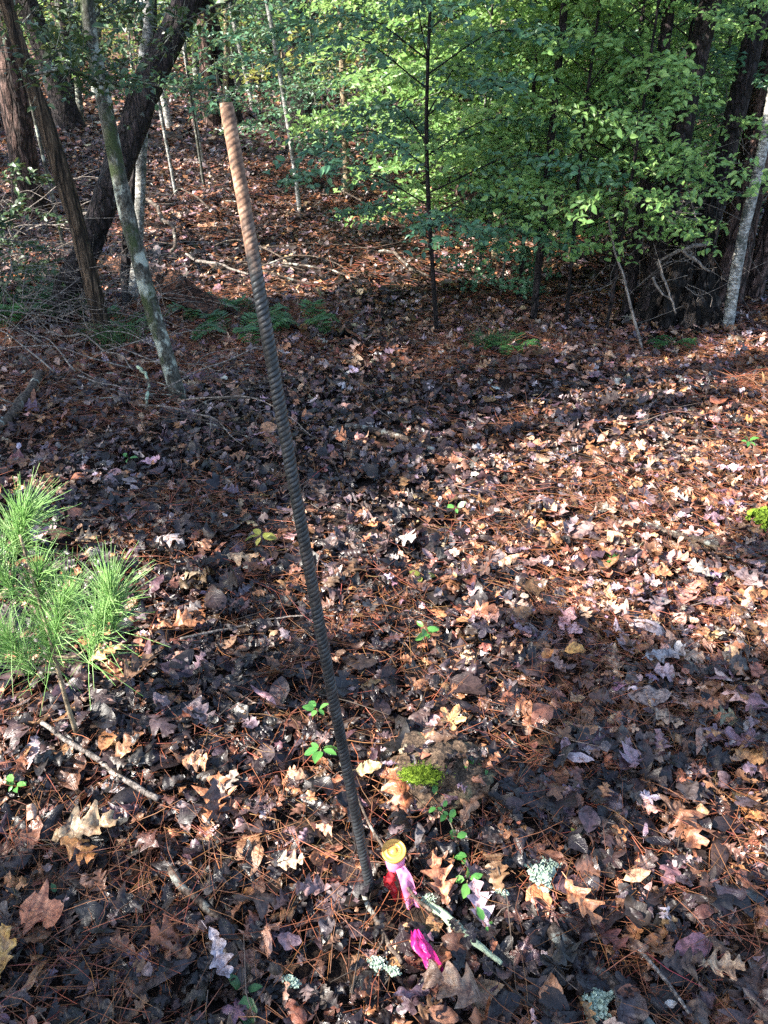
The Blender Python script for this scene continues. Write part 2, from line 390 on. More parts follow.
def scatter(buf, P, size, det, tilt=.35, pal=None, boost=None, kinds=None, up=None):
    n = len(P); ns, nc, nv = {3: (23, 5, 150), 2: (15, 3, 70), 1: (7, 3, 30), 0: (4, 3, 10)}[det]
    kinds = kinds or (['white', 'frag', 'red', 'oval', 'frag', 'beech', 'star', 'frag', 'white', 'red', 'frag', 'willow'] if det > 0 else ['oval', 'beech'])
    which = rng.integers(0, nv, n)
    w = np.array(pal if pal is not None else [.17, .18, .16, .13, .11, .085, .06, .045, .04, .02]); w = w / w.sum()
    ci = rng.choice(len(PAL), n, p=w)
    if boost is not None: ci = np.clip(ci + boost, 0, len(PAL) - 1)
    col = PAL[ci] * (.75 + .5 * rng.random((n, 1))) * (1 + .085 * rng.standard_normal((n, 3)))
    col = np.clip(col, .006, .7)
    for k in range(nv):
        idx = np.where(which == k)[0]
        kd = kinds[k % len(kinds)]
        V, Q, T, L = template(kd, ns if kd not in ('oval', 'beech', 'willow') else max(4, ns // 2 + 1), nc)
        V = curl(V, rng.normal(0, 2.3), rng.normal(0, .95), rng.normal(0, .9), abs(rng.normal(0, .13)) + .05, k + 100 * det)
        if len(idx) == 0: continue
        m_ = len(idx); s = np.broadcast_to(size, (n,))[idx]
        if kd == 'star' or kd == 'beech': s = s * .72
        if kd == 'frag': s = s * .6
        nn = np.stack([rng.normal(0, tilt, m_), rng.normal(0, tilt, m_), np.ones(m_)], -1); nn = norm(nn)
        if up is not None: nn = norm(nn + up[idx])
        nn = nn * np.where(rng.random(m_) < .5, 1, -1)[:, None]
        a = rng.random(m_) * 2 * np.pi; d = np.stack([np.cos(a), np.sin(a), 0 * a], -1); d = norm(d - (d * nn).sum(-1, keepdims=True) * nn); e = np.cross(d, nn)
        W = P[idx][:, None] + s[:, None, None] * (V[None, :, 0:1] * e[:, None] + V[None, :, 1:2] * d[:, None] + V[None, :, 2:3] * nn[:, None])
        off = np.arange(m_)[:, None, None] * len(V)
        lf = np.tile(L[None], (m_, 1, 1)); lf[:, :, 2] = rng.random(m_)[:, None]
        buf.add(W.reshape(-1, 3), (off + Q[None]).reshape(-1, 4), None if T is None else (off + T[None]).reshape(-1, 3), np.repeat(col[idx], len(V), 0), lf.reshape(-1, 3))
def field(y0, y1, dens, margin=1.0, k=.56):
    area = (y1 - y0) * 2 * (margin + k * (y0 + y1) / 2); n = int(area * dens)
    wmax = margin + k * y1
    x = rng.uniform(-wmax, wmax, n * 2); y = rng.uniform(y0, y1, n * 2); ok = np.abs(x) < margin + k * y
    x, y = x[ok][:n], y[ok][:n]; return x, y
def lay(x, y, hmax):
    h = rng.random(len(x)) ** 1.4 * hmax
    h = h + .02 * fbm(x * 4, y * 4, 0, 21, 3)
    return np.stack([x, y, ground(x, y) + np.maximum(h, .002)], -1)
def patch(x, y): # warm drier leaves at random, plus sunlight painted into the centre-right tints
    f = fbm(x * .9, y * .9, 0, 33, 3); f = f * 4 + 1.0 * sstep(-.3, .6, x - .12 * (y - 3)) * sstep(1.2, 2.0, y) * sstep(7, 5.5, y) - .35; return np.clip(np.round(f + rng.normal(0, .5, len(x))), -2, 2).astype(int)
rk = on_ground(440, 795)
b = Buf()
ang = rng.random(38) * 6.28; rr_ = np.sqrt(rng.random(38)) * .98; qx = np.cos(ang) * rr_; qy = np.sin(ang) * rr_
scatter(b, rk + np.stack([.005 + qx * .115, .04 + qy * .095, .027 + .062 * np.sqrt(1 - rr_ ** 2) + rng.random(38) * .006], -1), rng.uniform(.02, .07, 38), 3, .3)
x, y = field(.4, 2.3, 2500, .7); mk0 = on_ground(404, 915); k_ = (np.abs(x - mk0[0]) < .045) & (np.abs(y - mk0[1]) < .05) & (rng.random(len(x)) < .9); x, y = x[~k_], y[~k_]; scatter(b, lay(x, y, .05), np.clip(rng.gamma(4.5, .0128, len(x)), .018, .15), 3, .3, boost=patch(x, y))
x, y = field(2.3, 5.2, 1900, .8); scatter(b, lay(x, y, .045), np.clip(rng.gamma(5, .0105, len(x)), .022, .13), 2, .34, boost=patch(x, y))
tag(b.build('leaf_litter', M['litter']), kind='stuff')
b = Buf()
x, y = field(5.2, 11, 900, 1.2); scatter(b, lay(x, y, .05), np.clip(rng.gamma(6, .0105, len(x)), .03, .14), 1, .36, boost=patch(x, y) )
x, y = field(11, 27, 190, 2); scatter(b, lay(x, y, .06), np.clip(rng.gamma(8, .014, len(x)), .05, .2), 0, .38, boost=patch(x, y) )
tag(b.build('leaf_litter', M['litter_far']), kind='stuff')

# fallen needles, and twig crumbs
b = Buf()
def needles(x, y, L, w, hm=.035):
    n = len(x); a = rng.random(n) * 2 * np.pi; P = np.stack([x, y, ground(x, y) + .008 + rng.random(n) ** 1.2 * hm], -1)
    d = np.stack([np.cos(a), np.sin(a), rng.normal(0, .22, n)], -1); bend = rng.normal(0, .22, n)[:, None] * np.stack([-np.sin(a), np.cos(a), 0 * a], -1)
    c = np.array([(.30, .115, .055)]) * (.45 + .9 * rng.random((n, 1))) * (1 + .15 * rng.standard_normal((n, 3))); c = np.clip(c, .01, .6)
    M0 = P + d * L[:, None] * .5; E = M0 + (d + bend) * L[:, None] * .5 + np.array([0, 0, -.3]) * 0
    sticks(b, P, M0, w, w * .9, c); sticks(b, M0, E, w * .9, w * .4, c)
def nclump(y0, y1, dens, L, w, mg=.7):
    x, y = field(y0, y1, dens, mg); k = fbm(x * 1.7, y * 1.7, 0, 55, 3) + rng.normal(0, .12, len(x)) > -.02; x, y = x[k], y[k]
    x2 = np.concatenate([x, x, x[::2]]); y2 = np.concatenate([y, y, y[::2]]); j = rng.normal(0, .004, (2, len(x2)))
    needles(x2 + j[0], y2 + j[1], rng.uniform(.6, 1.2, len(x2)) * L, w)
nclump(.4, 2.3, 1300, .10, .0008); nclump(2.3, 5.2, 1000, .11, .0010); nclump(5.2, 10, 220, .13, .0016)
tag(b.build('pine_straw', M['straw']), kind='stuff')
b = Buf()
for (y0, y1, dn, rr) in ((.4, 2.6, 40, .0016), (2.6, 6, 22, .0022), (6, 14, 6, .004)):
    x, y = field(y0, y1, dn, 1.0); n = len(x); a = rng.random(n) * 6.28; L = rng.gamma(3, .05, n) * (1 if y0 < 5 else 2)
    P = np.stack([x, y, ground(x, y) + .012 + rng.random(n) * .03], -1); d = np.stack([np.cos(a), np.sin(a), rng.normal(0, .12, n)], -1); d2 = d + rng.normal(0, .3, (n, 3)) * [1, 1, .3]
    c = np.array([(.13, .10, .08)]) * (.3 + 1.8 * rng.random((n, 1)) ** 2)
    sticks(b, P, P + d * L[:, None] * .5, rr, rr * .8, c); sticks(b, P + d * L[:, None] * .5, P + (d + d2) * L[:, None] * .5, rr * .8, rr * .4, c)
tag(b.build('twig_litter', M['twigs']), kind='stuff')

# ------------------------------------------------------------------ trees
TREES = []
def grow_up(pts, htop=8.5, lean=.25):
    P = [np.array(p, float) for p in pts]; d = P[-1] - P[-2]; d = d / max(np.linalg.norm(d), 1e-6)
    while P[-1][2] < htop:
        d = norm(d * .75 + np.array([rng.normal(0, .12), rng.normal(0, .12), .45])); P.append(P[-1] + d * 1.6)
    return P
def tree(name, label, cat, pts, r, mt, group=None, htop=8.5, n=90, sides=18, amp=.12, ridge=.1, flare=.5, crown=True, stubs=0, seed=None):
    seed = seed if seed is not None else len(TREES) * 7 + 3
    base = np.array(pts[0], float); full = grow_up(pts, htop) if htop else [np.array(p, float) for p in pts]
    t = thing(name, label, cat, base, group); b = Buf()
    full = [full[0] - np.array([0, 0, .12])] + full[0:] if np.linalg.norm(full[0] - full[1]) > .2 else full
    tube(b, full, [r, r * .93, r * .85, r * .7, r * .45], n=n, sides=sides, amp=amp, ridge=ridge, seed=seed, flare=flare, fx=3.2, fz=2.0)
    b.build('trunk', M[mt], t)
    if crown: TREES.append(dict(t=t, path=np.array(full), r=r, mt=mt, top=np.array(full[-1])))
    return t, full
def pxpath(pp): return [at(px, py, Y) for px, py, Y in pp]

# left group
def T_at(px, py): return on_ground(px, py)
g1 = T_at(62, 322)
tree('leaning_tree', 'thick dark purplish trunk leaning right behind the dead brown trunk', 'tree', [g1, at(82, 262, g1[1] + .05), at(104, 205, g1[1] + .1), at(128, 140, g1[1] + .15), at(158, 66, g1[1] + .2), at(187, 4, g1[1] + .25), at(212, -60, g1[1] + .3)], .072, 'bark_dark', amp=.3, ridge=.3, flare=.6)
g2 = T_at(107, 345)
tree('dead_tree', 'brown dead trunk with split bark leaning left over the brush', 'tree', [g2, at(90, 275, g2[1]), at(70, 200, g2[1]), at(42, 115, g2[1] - .02), at(18, 40, g2[1] - .05), at(0, -20, g2[1] - .08)], .042, 'bark_brown', htop=4.5, ridge=.25, crown=False)
g3 = T_at(181, 404)
tree('mossy_tree', 'slender grey tree with pale lichen patches, its lower trunk bending left', 'tree', [g3, at(160, 335, g3[1]), at(143, 275, g3[1]), at(127, 215, g3[1] + .02), at(112, 140, g3[1] + .05), at(96, 60, g3[1] + .1), at(86, -10, g3[1] + .1)], .033, 'bark_grey', amp=.1, flare=.3)
g4 = T_at(133, 300)
tree('pale_tree', 'straight pale grey trunk standing upright behind the mossy tree', 'tree', [g4, at(138, 240, g4[1]), at(142, 150, g4[1]), at(144, 60, g4[1]), at(148, -20, g4[1])], .03, 'bark_pale', flare=.2, sides=14)
g5 = T_at(28, 214)
tree('rough_tree', 'stout rough barked trunk at the left edge of the woods', 'tree', [g5, at(22, 150, g5[1]), at(12, 80, g5[1]), at(-2, -10, g5[1])], .115, 'bark_pine', amp=.15)
gb = T_at(60, 330)
tree('young_tree', 'short dark stem rising between the leaning trunk and the dead trunk', 'tree', [T_at(128, 312), at(125, 270, 5.2), at(128, 225, 5.2), at(136, 150, 5.25), at(150, 40, 5.3), at(152, -20, 5.3)], .03, 'bark_dark', flare=.2)
# named trees further back
def up(px, py, r, mt, dx=0, name='forest_tree', label='', amp=.1, **k):
    g = T_at(px, py); p = [g, g + np.array([dx * .3, 0, 1.0]), g + np.array([dx, .0, 2.6])]
    return tree(name, label, 'tree', p, r, mt, amp=amp, **k)
up(300, 212, .021, 'bark_pale', -.33, 'thin_sapling', 'thin white sapling leaning left of the tan sapling', sides=8, n=40, flare=.2)
up(347, 197, .033, 'bark_tan', -.05, 'slim_tree', 'slim tan trunk standing straight above the lit slope', sides=10, n=50, flare=.2)
up(176, 196, .016, 'bark_pale', -.25, 'thin_sapling', 'thin pale sapling just left of the rusty stake top', sides=8, n=40, flare=.1)
up(203, 168, .02, 'bark_pale', -.2, 'thin_sapling', 'thin pale stem on the slope behind the stake top', sides=8, n=40, flare=.1)
up(236, 126, .11, 'bark_dark', -.5, 'forest_tree', 'dark straight trunk rising behind the stake top', sides=12, n=50)
up(72, 130, .17, 'bark_dark', -.6, 'forest_tree', 'dark trunk on the slope between the rough trunk and leaning tree', sides=12, n=50)
up(300, 130, .22, 'bark_dark', 0, 'forest_tree', 'broad shadowy trunk behind the thin white sapling', sides=12, n=50)
up(468, 225, .115, 'bark_pine', -.05, 'pine_tree', 'pinkish sunlit pine trunk standing behind the bright green shrub', n=60)
up(722, 303, .10, 'bark_pine', .05, 'pine_tree', 'big reddish pine trunk behind the dark stump', n=90, amp=.12, ridge=.2)
up(752, 300, .055, 'bark_pine', .08, 'pine_tree', 'second reddish pine trunk just right of the big pine', n=60, ridge=.2)
up(660, 230, .10, 'bark_grey', .1, 'forest_tree', 'mottled grey lichened trunk left of the big reddish pine', n=60)
gB = T_at(727, 330)
tree('birch_tree', 'white barked young tree with dark blotches at the right edge', 'tree', [gB, at(733, 290, gB[1]), at(744, 230, gB[1]), at(756, 180, gB[1]), at(768, 120, gB[1]), at(785, 20, gB[1]), at(795, -30, gB[1])], .031, 'bark_pale', amp=.12, flare=.25)
up(533, 324, .021, 'bark_dark', .02, 'young_tree', 'dark slender trunk standing in the middle of the shrubs', sides=12, n=50, flare=.3)
up(626, 318, .034, 'bark_dark', -.02, 'young_tree', 'dark trunk wrapped in twigs just left of the stump', sides=12, n=50, flare=.6)
up(495, 262, .03, 'bark_tan', -.05, 'slim_tree', 'tan stem among the shrubs left of the middle trunk', sides=10, n=40)
up(570, 262, .028, 'bark_tan', -.05, 'slim_tree', 'tan stem among the shrubs right of the middle trunk', sides=10, n=40)
up(596, 228, .05, 'bark_dark', -.05, 'forest_tree', 'dark upright trunk among the shrubs above the sunny leaves', sides=10, n=40)
up(760, 262, .03, 'bark_tan', -.05, 'slim_tree', 'thin tan stem right of the white barked tree', sides=10, n=40)

up(646, 322, .055, 'bark_dark', .1, 'forest_tree', 'tall dark trunk rising directly left of the stump', sides=14, n=60)
up(690, 316, .06, 'bark_dark', .12, 'forest_tree', 'tall dark trunk rising directly behind the stump', sides=14, n=60)
# dark stump with broken branches
gs = T_at(672, 322); st = thing('tree_stump', 'big dark rotten stump with broken snags beside the trail edge', 'stump', gs)
M['rot'] = bark('rotten_dark_bark', (.006, .005, .005), (.022, .016, .014), (.075, .055, .045), sz=(20, 20, 5), bd=.03, lichen=(.24, .17, .13), lf=.58, crack=.9)
b = Buf(); rs = .115
tube(b, [gs - [0, 0, .1], gs + [0, .02, .3], gs + [.03, .03, .45], gs + [.06, .02, .6], gs + [.1, .02, .7]], [rs * 1.15, rs, rs * .85, rs * .6, rs * .25], n=120, sides=70, amp=.55, ridge=.6, flare=.5, seed=91, fx=6, fz=5); b.build('stump_body', M['rot'], st)
q = np.random.default_rng(5)
for k in range(13):
    a = k * .483 + q.normal(0, .1); d = np.array([math.cos(a), math.sin(a) * .7, 0]); h = q.uniform(.2, .85); r = q.uniform(.018, .045); p = gs + d * .17 - [0, 0, .06]
    b = Buf(); tube(b, [p + d * q.uniform(.02, .12), p + d * -.02 + [0, 0, h * .45], p + d * q.uniform(-.06, .03) + [q.normal(0, .04), 0, h]], [r * 1.6, r, r * .15], n=50, sides=16, amp=.6, ridge=.6, seed=k + 5, fx=4, fz=4); b.build('snag', M['rot'], st)
def branch_thing(name, label, cat, pts, r0, r1, mt, wob=.05, seed=1, group=None, forks=0, n=16, fl=.3):
    o = pts[0]; t = thing(name, label, cat, o, group); b = Buf(); P = twig(b, pts, r0, r1, n=n * (3 if 'wood_lichen' == mt else 1), wob=wob, seed=seed, sides=14 if 'wood_lichen' == mt else 6, amp=.42 if 'wood_lichen' == mt else .18); b.build('stem', M[mt], t)
    L = np.linalg.norm(np.array(pts[-1]) - np.array(pts[0]))
    for k in range(forks):
        i = int(len(P) * (.25 + .6 * (k + .5) / forks)); d = norm(P[min(i + 1, len(P) - 1)] - P[i]); s = np.array([-d[1], d[0], .15 + .3 * rng.random()]) * (1 if (k + seed) % 2 else -1); s[2] = abs(s[2])
        e = P[i] + (d * .6 + s * .6) * L * fl * rng.uniform(.6, 1.2); q = (P[i] + e) / 2 + rng.normal(0, .03 * L, 3) * [1, 1, .4]
        bb = Buf(); rr = (r0 + (r1 - r0) * i / len(P)) * .6; twig(bb, [P[i], q, e], rr, rr * .3, n=8, wob=.03, seed=seed + k + 9); bb.build('fork', M[mt], t)
    return t
YS = gs[1] - .32
branch_thing('broken_branch', 'pale broken branch jutting left from the dark stump', 'branch', [at(711, 242, YS + .1), at(690, 246, YS), at(668, 255, YS), at(655, 262, YS + .03)], .013, .004, 'wood_grey', forks=1, seed=3)
branch_thing('broken_branch', 'pale branch stub pointing down right across the stump face', 'branch', [at(682, 250, YS), at(696, 261, YS - .02), at(709, 272, YS - .05)], .010, .005, 'wood_grey', seed=4)
branch_thing('broken_branch', 'curved grey branch hanging down the stump face', 'branch', [at(658, 262, YS), at(664, 282, YS - .05), at(676, 312, YS - .1)], .012, .004, 'wood_grey', seed=5)
branch_thing('broken_branch', 'bent pale twig low on the stump', 'branch', [at(652, 278, YS), at(661, 292, YS - .03), at(672, 300, YS - .05)], .008, .003, 'wood_grey', seed=6)
pe = on_ground(646, 356)
branch_thing('leaning_stick', 'long thin stick leaning down from the twiggy dark trunk to the ground', 'stick', [pe, at(628, 300, pe[1] + .12), at(612, 240, pe[1] + .25), at(604, 205, pe[1] + .3)], .008, .004, 'wood_grey', seed=7, wob=.03)

# random twiggy sprays around the dark trunks (dead lower branches)
def dead_branches(label, base, n, hr, L, seed, mt='wood_grey', group=None, r=.003):
    t = thing('dead_branches', label, 'branches', base, group); b = Buf(); q = np.random.default_rng(seed)
    for k in range(n):
        h = q.uniform(*hr); a = q.uniform(0, 6.28); p0 = np.array(base) + [0, 0, h]; d = np.array([math.cos(a), math.sin(a), q.normal(.0, .35)]); l = L * q.uniform(.5, 1.2)
        p1 = p0 + d * l * .5 + q.normal(0, .05, 3); p2 = p0 + d * l + q.normal(0, .1, 3) + [0, 0, -.12 * l]
        twig(b, [p0, p1, p2], r, r * .3, n=7, sides=4, wob=.04, seed=k + seed)
        for j in range(3):
            f = q.uniform(.3, .9); s = p0 + (p2 - p0) * f; e = s + (d * .4 + q.normal(0, .5, 3)) * l * .35; sticks(b, [s], [e], r * .5, r * .2)
    b.build('stem', M[mt], t); return t
dead_branches('tangle of bare dead twigs around the twiggy dark trunk', T_at(626, 318), 26, (.1, 1.1), .5, 11)
dead_branches('bare twigs sprouting from behind the dark stump', T_at(690, 300), 22, (.2, 1.2), .6, 12)
dead_branches('pale tangle of broken twigs hanging over the face of the stump', gs + np.array([-.05, -.26, 0]), 24, (.15, .8), .3, 14, r=.0025)

for k_, (px_, py_, lb) in enumerate(((15, 262, 'fine tangle of dead twigs standing at the left edge'), (55, 300, 'fine tangle of dead twigs in front of the leaning trunk foot'), (92, 345, 'fine tangle of dead twigs around the brown dead trunk foot'), (30, 345, 'low mat of dead twigs in the shade at the left edge'), (150, 330, 'fine dead twigs behind the bend of the mossy tree'))):
    dead_branches(lb, T_at(px_, py_), 30, (.0, .45), .5, 60 + k_, r=.0024)
# ------------------------------------------------------------------ leafy saplings and shrubs
def shrub(name, label, px, py, height, spread, nb, nleaf, mt, lsz, low=.25, group=None, barkm='bark_grey', r=.014, seed=0, detail=False, droop=.1, dx=0., base=None, cat='sapling', flat=.45):
    q = np.random.default_rng(seed + 500); g = T_at(px, py) if base is None else np.array(base, float)
    t = thing(name, label, cat, g, group); b = Buf()
    top = g + np.array([dx, q.normal(0, .1), height]); mid = (g + top) / 2 + q.normal(0, .05, 3)
    Pt = tube(b, [g - [0, 0, .08], mid, top], [r, r * .8, r * .35], n=40, sides=8, amp=.1, seed=seed, flare=.3); b.build('trunk', M[barkm], t)
    b = Buf(); fb = Buf(); LP = []; LN = []; LD = []
    for k in range(nb):
        f = low + (1 - low) * (k + q.random()) / nb; p0 = Pt[min(int(f * 39), 39)]; a = k * 2.4 + q.normal(0, .3)
        L = spread * (1.15 - .55 * f) * q.uniform(.7, 1.15); d = np.array([math.cos(a), math.sin(a), 0]); rise = .25 + .5 * f
        p1 = p0 + d * L * .5 + [0, 0, L * rise * .5]; p2 = p0 + d * L + [0, 0, L * (rise * .5 - droop)] + q.normal(0, .04, 3)
        nl_ = 0; P = spline([p0, p1, p2], 9); sticks(b, P[:-1], P[1:], np.linspace(r * .4, r * .12, 8), np.linspace(r * .36, r * .08, 8))
        ntw = max(5, int(9 * L / .5)); per = max(4, int(1.8 * nleaf / nb / ntw))
        for j in range(ntw):
            s = .18 + .82 * (j + q.random()) / ntw; i = min(int(s * 8), 7); c = P[i] + (P[i + 1] - P[i]) * (s * 8 - i)
            side = np.array([-d[1], d[0], 0]) * (1 if j % 2 else -1); tl = L * .42 * (1.15 - .6 * s) * q.uniform(.6, 1.3)
            e = c + (side * .8 + d * .6) * tl + q.normal(0, .03, 3) + [0, 0, -.15 * tl]
            sticks(b, [c], [e], r * .1 + .0004, .0005)
            u = (np.arange(per) + q.random(per)) / per; pp = c + (e - c) * u[:, None] + q.normal(0, .012, (per, 3)); tdir = norm((e - c)[None])[0]
            sd = np.array([-tdir[1], tdir[0], 0]) * np.where(np.arange(per) % 2, 1, -1)[:, None]
            LP.append(pp); LD.append(tdir * .5 + sd * .8 + q.normal(0, .25, (per, 3))); LN.append(np.array([-.30, -.28, .85]) + q.normal(0, flat, (per, 3)))
    b.build('limbs', M[barkm], t)
    LP, LN, LD = np.concatenate(LP), norm(np.concatenate(LN)), np.concatenate(LD)
    foliage(fb, LP, LN, LD, lsz * q.uniform(.6, 1.25, len(LP)), .52, detail=detail); fb.build('crown', M[mt], t, smooth=False)
    return t
S = [
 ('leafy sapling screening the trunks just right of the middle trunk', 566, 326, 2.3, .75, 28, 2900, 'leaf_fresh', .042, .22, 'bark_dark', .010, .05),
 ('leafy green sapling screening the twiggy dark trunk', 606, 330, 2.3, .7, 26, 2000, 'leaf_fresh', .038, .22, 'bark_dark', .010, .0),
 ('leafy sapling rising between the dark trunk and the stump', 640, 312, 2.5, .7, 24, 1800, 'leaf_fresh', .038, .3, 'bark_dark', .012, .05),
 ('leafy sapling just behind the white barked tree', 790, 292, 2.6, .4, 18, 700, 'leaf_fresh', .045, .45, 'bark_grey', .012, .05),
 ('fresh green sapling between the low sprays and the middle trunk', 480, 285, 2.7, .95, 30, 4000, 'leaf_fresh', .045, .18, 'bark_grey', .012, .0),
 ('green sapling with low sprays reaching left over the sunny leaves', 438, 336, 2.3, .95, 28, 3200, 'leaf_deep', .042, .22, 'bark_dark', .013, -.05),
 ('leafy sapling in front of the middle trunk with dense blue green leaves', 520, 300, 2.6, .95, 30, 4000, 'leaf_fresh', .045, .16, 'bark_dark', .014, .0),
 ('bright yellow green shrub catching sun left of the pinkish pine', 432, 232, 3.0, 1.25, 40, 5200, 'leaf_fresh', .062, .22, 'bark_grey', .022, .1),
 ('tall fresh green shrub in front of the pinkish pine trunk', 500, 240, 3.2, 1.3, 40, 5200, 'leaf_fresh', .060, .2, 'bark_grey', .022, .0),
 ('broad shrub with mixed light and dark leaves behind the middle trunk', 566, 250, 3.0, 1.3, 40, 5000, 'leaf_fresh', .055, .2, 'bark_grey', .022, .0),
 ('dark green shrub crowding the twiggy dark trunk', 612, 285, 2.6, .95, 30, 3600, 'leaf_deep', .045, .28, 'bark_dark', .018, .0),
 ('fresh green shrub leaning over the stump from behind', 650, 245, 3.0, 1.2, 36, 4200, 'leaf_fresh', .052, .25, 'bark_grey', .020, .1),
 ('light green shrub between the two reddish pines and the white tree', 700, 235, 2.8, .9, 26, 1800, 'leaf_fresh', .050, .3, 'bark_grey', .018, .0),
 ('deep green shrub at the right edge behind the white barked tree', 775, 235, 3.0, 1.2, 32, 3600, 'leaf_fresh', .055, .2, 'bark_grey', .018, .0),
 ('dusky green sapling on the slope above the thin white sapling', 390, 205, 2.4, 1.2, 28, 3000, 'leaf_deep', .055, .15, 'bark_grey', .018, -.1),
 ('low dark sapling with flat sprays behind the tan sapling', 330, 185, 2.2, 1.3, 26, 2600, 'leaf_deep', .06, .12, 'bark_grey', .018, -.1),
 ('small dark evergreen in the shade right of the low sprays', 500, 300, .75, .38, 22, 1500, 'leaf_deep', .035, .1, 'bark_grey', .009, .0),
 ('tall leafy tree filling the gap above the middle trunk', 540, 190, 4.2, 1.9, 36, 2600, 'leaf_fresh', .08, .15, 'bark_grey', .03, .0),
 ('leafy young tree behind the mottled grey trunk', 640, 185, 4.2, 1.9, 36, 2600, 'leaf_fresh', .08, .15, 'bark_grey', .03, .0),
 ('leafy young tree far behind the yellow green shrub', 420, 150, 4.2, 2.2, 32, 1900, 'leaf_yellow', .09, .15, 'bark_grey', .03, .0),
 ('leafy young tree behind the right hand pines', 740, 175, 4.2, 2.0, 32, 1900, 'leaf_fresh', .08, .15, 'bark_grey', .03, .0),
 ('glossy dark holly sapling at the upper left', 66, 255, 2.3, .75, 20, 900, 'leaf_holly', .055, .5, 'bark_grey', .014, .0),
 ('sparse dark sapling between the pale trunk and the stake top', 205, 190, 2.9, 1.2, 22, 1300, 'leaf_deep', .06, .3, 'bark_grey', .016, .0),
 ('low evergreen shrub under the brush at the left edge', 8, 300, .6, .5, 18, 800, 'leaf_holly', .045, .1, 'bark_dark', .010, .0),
]
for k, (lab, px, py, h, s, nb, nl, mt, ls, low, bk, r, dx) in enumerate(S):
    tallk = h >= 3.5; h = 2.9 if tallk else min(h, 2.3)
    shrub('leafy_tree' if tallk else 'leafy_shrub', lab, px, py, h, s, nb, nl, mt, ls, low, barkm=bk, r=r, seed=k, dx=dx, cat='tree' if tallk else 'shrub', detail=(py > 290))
# overhanging live branch on the upper left crossing behind the stake top
def leafy_branch(label, pts, r, nl, mt, ls, seed, spread=.18):
    t = thing('leafy_branch', label, 'branch', pts[0]); b = Buf(); P = twig(b, pts, r, r * .3, n=18, wob=.02, seed=seed); q = np.random.default_rng(seed)
    i = q.integers(3, len(P) - 1, nl // 4); c = P[i]; e = c + q.normal(0, spread, (len(i), 3)) * [1, .8, .6]; sticks(b, c, e, r * .25, .0006); b.build('stem', M['bark_grey'], t)
    u = q.uniform(.3, 1.05, (len(i), 4, 1)); pp = (c[:, None] + (e - c)[:, None] * u).reshape(-1, 3) + q.normal(0, .012, (len(i) * 4, 3))
    fb = Buf(); foliage(fb, pp, norm(np.array([0, 0, 1.]) + q.normal(0, .5, pp.shape)), q.normal(0, 1, pp.shape), ls * q.uniform(.6, 1.2, len(pp)), .5, detail=True); fb.build('leaves', M[mt], t, smooth=False)
leafy_branch('long thin leafy branch crossing the upper left behind the stake top', [at(100, 92, 3.8), at(150, 83, 3.6), at(190, 88, 3.4), at(232, 96, 3.2)], .006, 160, 'leaf_deep', .03, 31, .07)
leafy_branch('holly branch with glossy leaves hanging at the top left corner', [at(150, -30, 3.9), at(110, 5, 3.7), at(80, 30, 3.5), at(50, 62, 3.3)], .006, 300, 'leaf_holly', .045, 32, .15)
leafy_branch('dark leafy spray hanging in front of the mossy tree', [at(30, 75, 3.2), at(70, 70, 3.2), at(100, 85, 3.2), at(128, 60, 3.2)], .005, 260, 'leaf_holly', .035, 33, .13)
leafy_branch('leafy spray in front of the leaning trunk top', [at(260, -20, 3.4), at(230, 0, 3.4), at(190, 18, 3.4), at(165, 40, 3.4)], .005, 160, 'leaf_holly', .035, 34, .13)

# ------------------------------------------------------------------ background wood
labels = {
 ('dark', 0): 'slim dark trunk far back on the left slope', ('dark', 1): 'slim dark trunk far back in the middle woods', ('dark', 2): 'slim dark trunk far back behind the right shrubs',
 ('pale', 0): 'thin pale stem far back on the left slope', ('pale', 1): 'thin pale stem far back in the middle woods', ('pale', 2): 'thin pale stem far back behind the right shrubs'}
nb_ = 0
for k in range(225):
    Y = rng.uniform(11, 38); X = rng.uniform(-.52, .52) * Y
    px, py, _ = project(np.array([X, Y, ground(X, Y)]))
    if 120 < px < 360 and Y < 13: continue
    kind = 'pale' if rng.random() < .38 else 'dark'; zone = 0 if px < 260 else (1 if px < 480 else 2)
    r = (rng.uniform(.018, .045) if kind == 'pale' else rng.uniform(.03, .13)) * (1 + Y / 60)
    g = np.array([X, Y, float(ground(X, Y))]); ln = rng.normal(0, .12)
    t, full = tree('forest_tree', labels[(kind, zone)], 'tree', [g, g + [ln, 0, 1.3], g + [ln * 2.3, rng.normal(0, .2), 3.]], r, rng.choice(['bark_dark', 'bark_grey', 'bark_pine']) if kind == 'dark' else rng.choice(['bark_pale', 'bark_tan', 'bark_grey']), group='trunks in the woods behind', htop=6.5, n=22, sides=8, ridge=0, crown=False, flare=.2)
    n = int(rng.uniform(60, 260)); c = g + np.stack([rng.normal(0, .7, n), rng.normal(0, .7, n), rng.uniform(.6, 4.2, n)], -1)
    c[:, :2] += (norm(rng.normal(0, 1, (n, 2))) * .0); b = Buf(); k2 = 5; pp = (c[:, None] + rng.normal(0, .11, (n, k2, 3)) * [1, 1, .35]).reshape(-1, 3)
    foliage(b, pp, norm(np.array([0, 0, 1.]) + rng.normal(0, .5, pp.shape)), rng.normal(0, 1, pp.shape), (.055 + Y * .0016) * rng.uniform(.6, 1.2, len(pp)), .55)
    b.build('crown', M[rng.choice(['leaf_fresh', 'leaf_deep', 'leaf_yellow'], p=[.45, .3, .25])], t, smooth=False)
b = Buf(); n = 30000; Y = rng.uniform(30, 75, n); X = rng.uniform(-.62, .62, n) * Y; cl = fbm(X * .35, Y * .35, 0, 71, 3); keep = cl > -.12; X, Y = X[keep], Y[keep]; n = len(X)
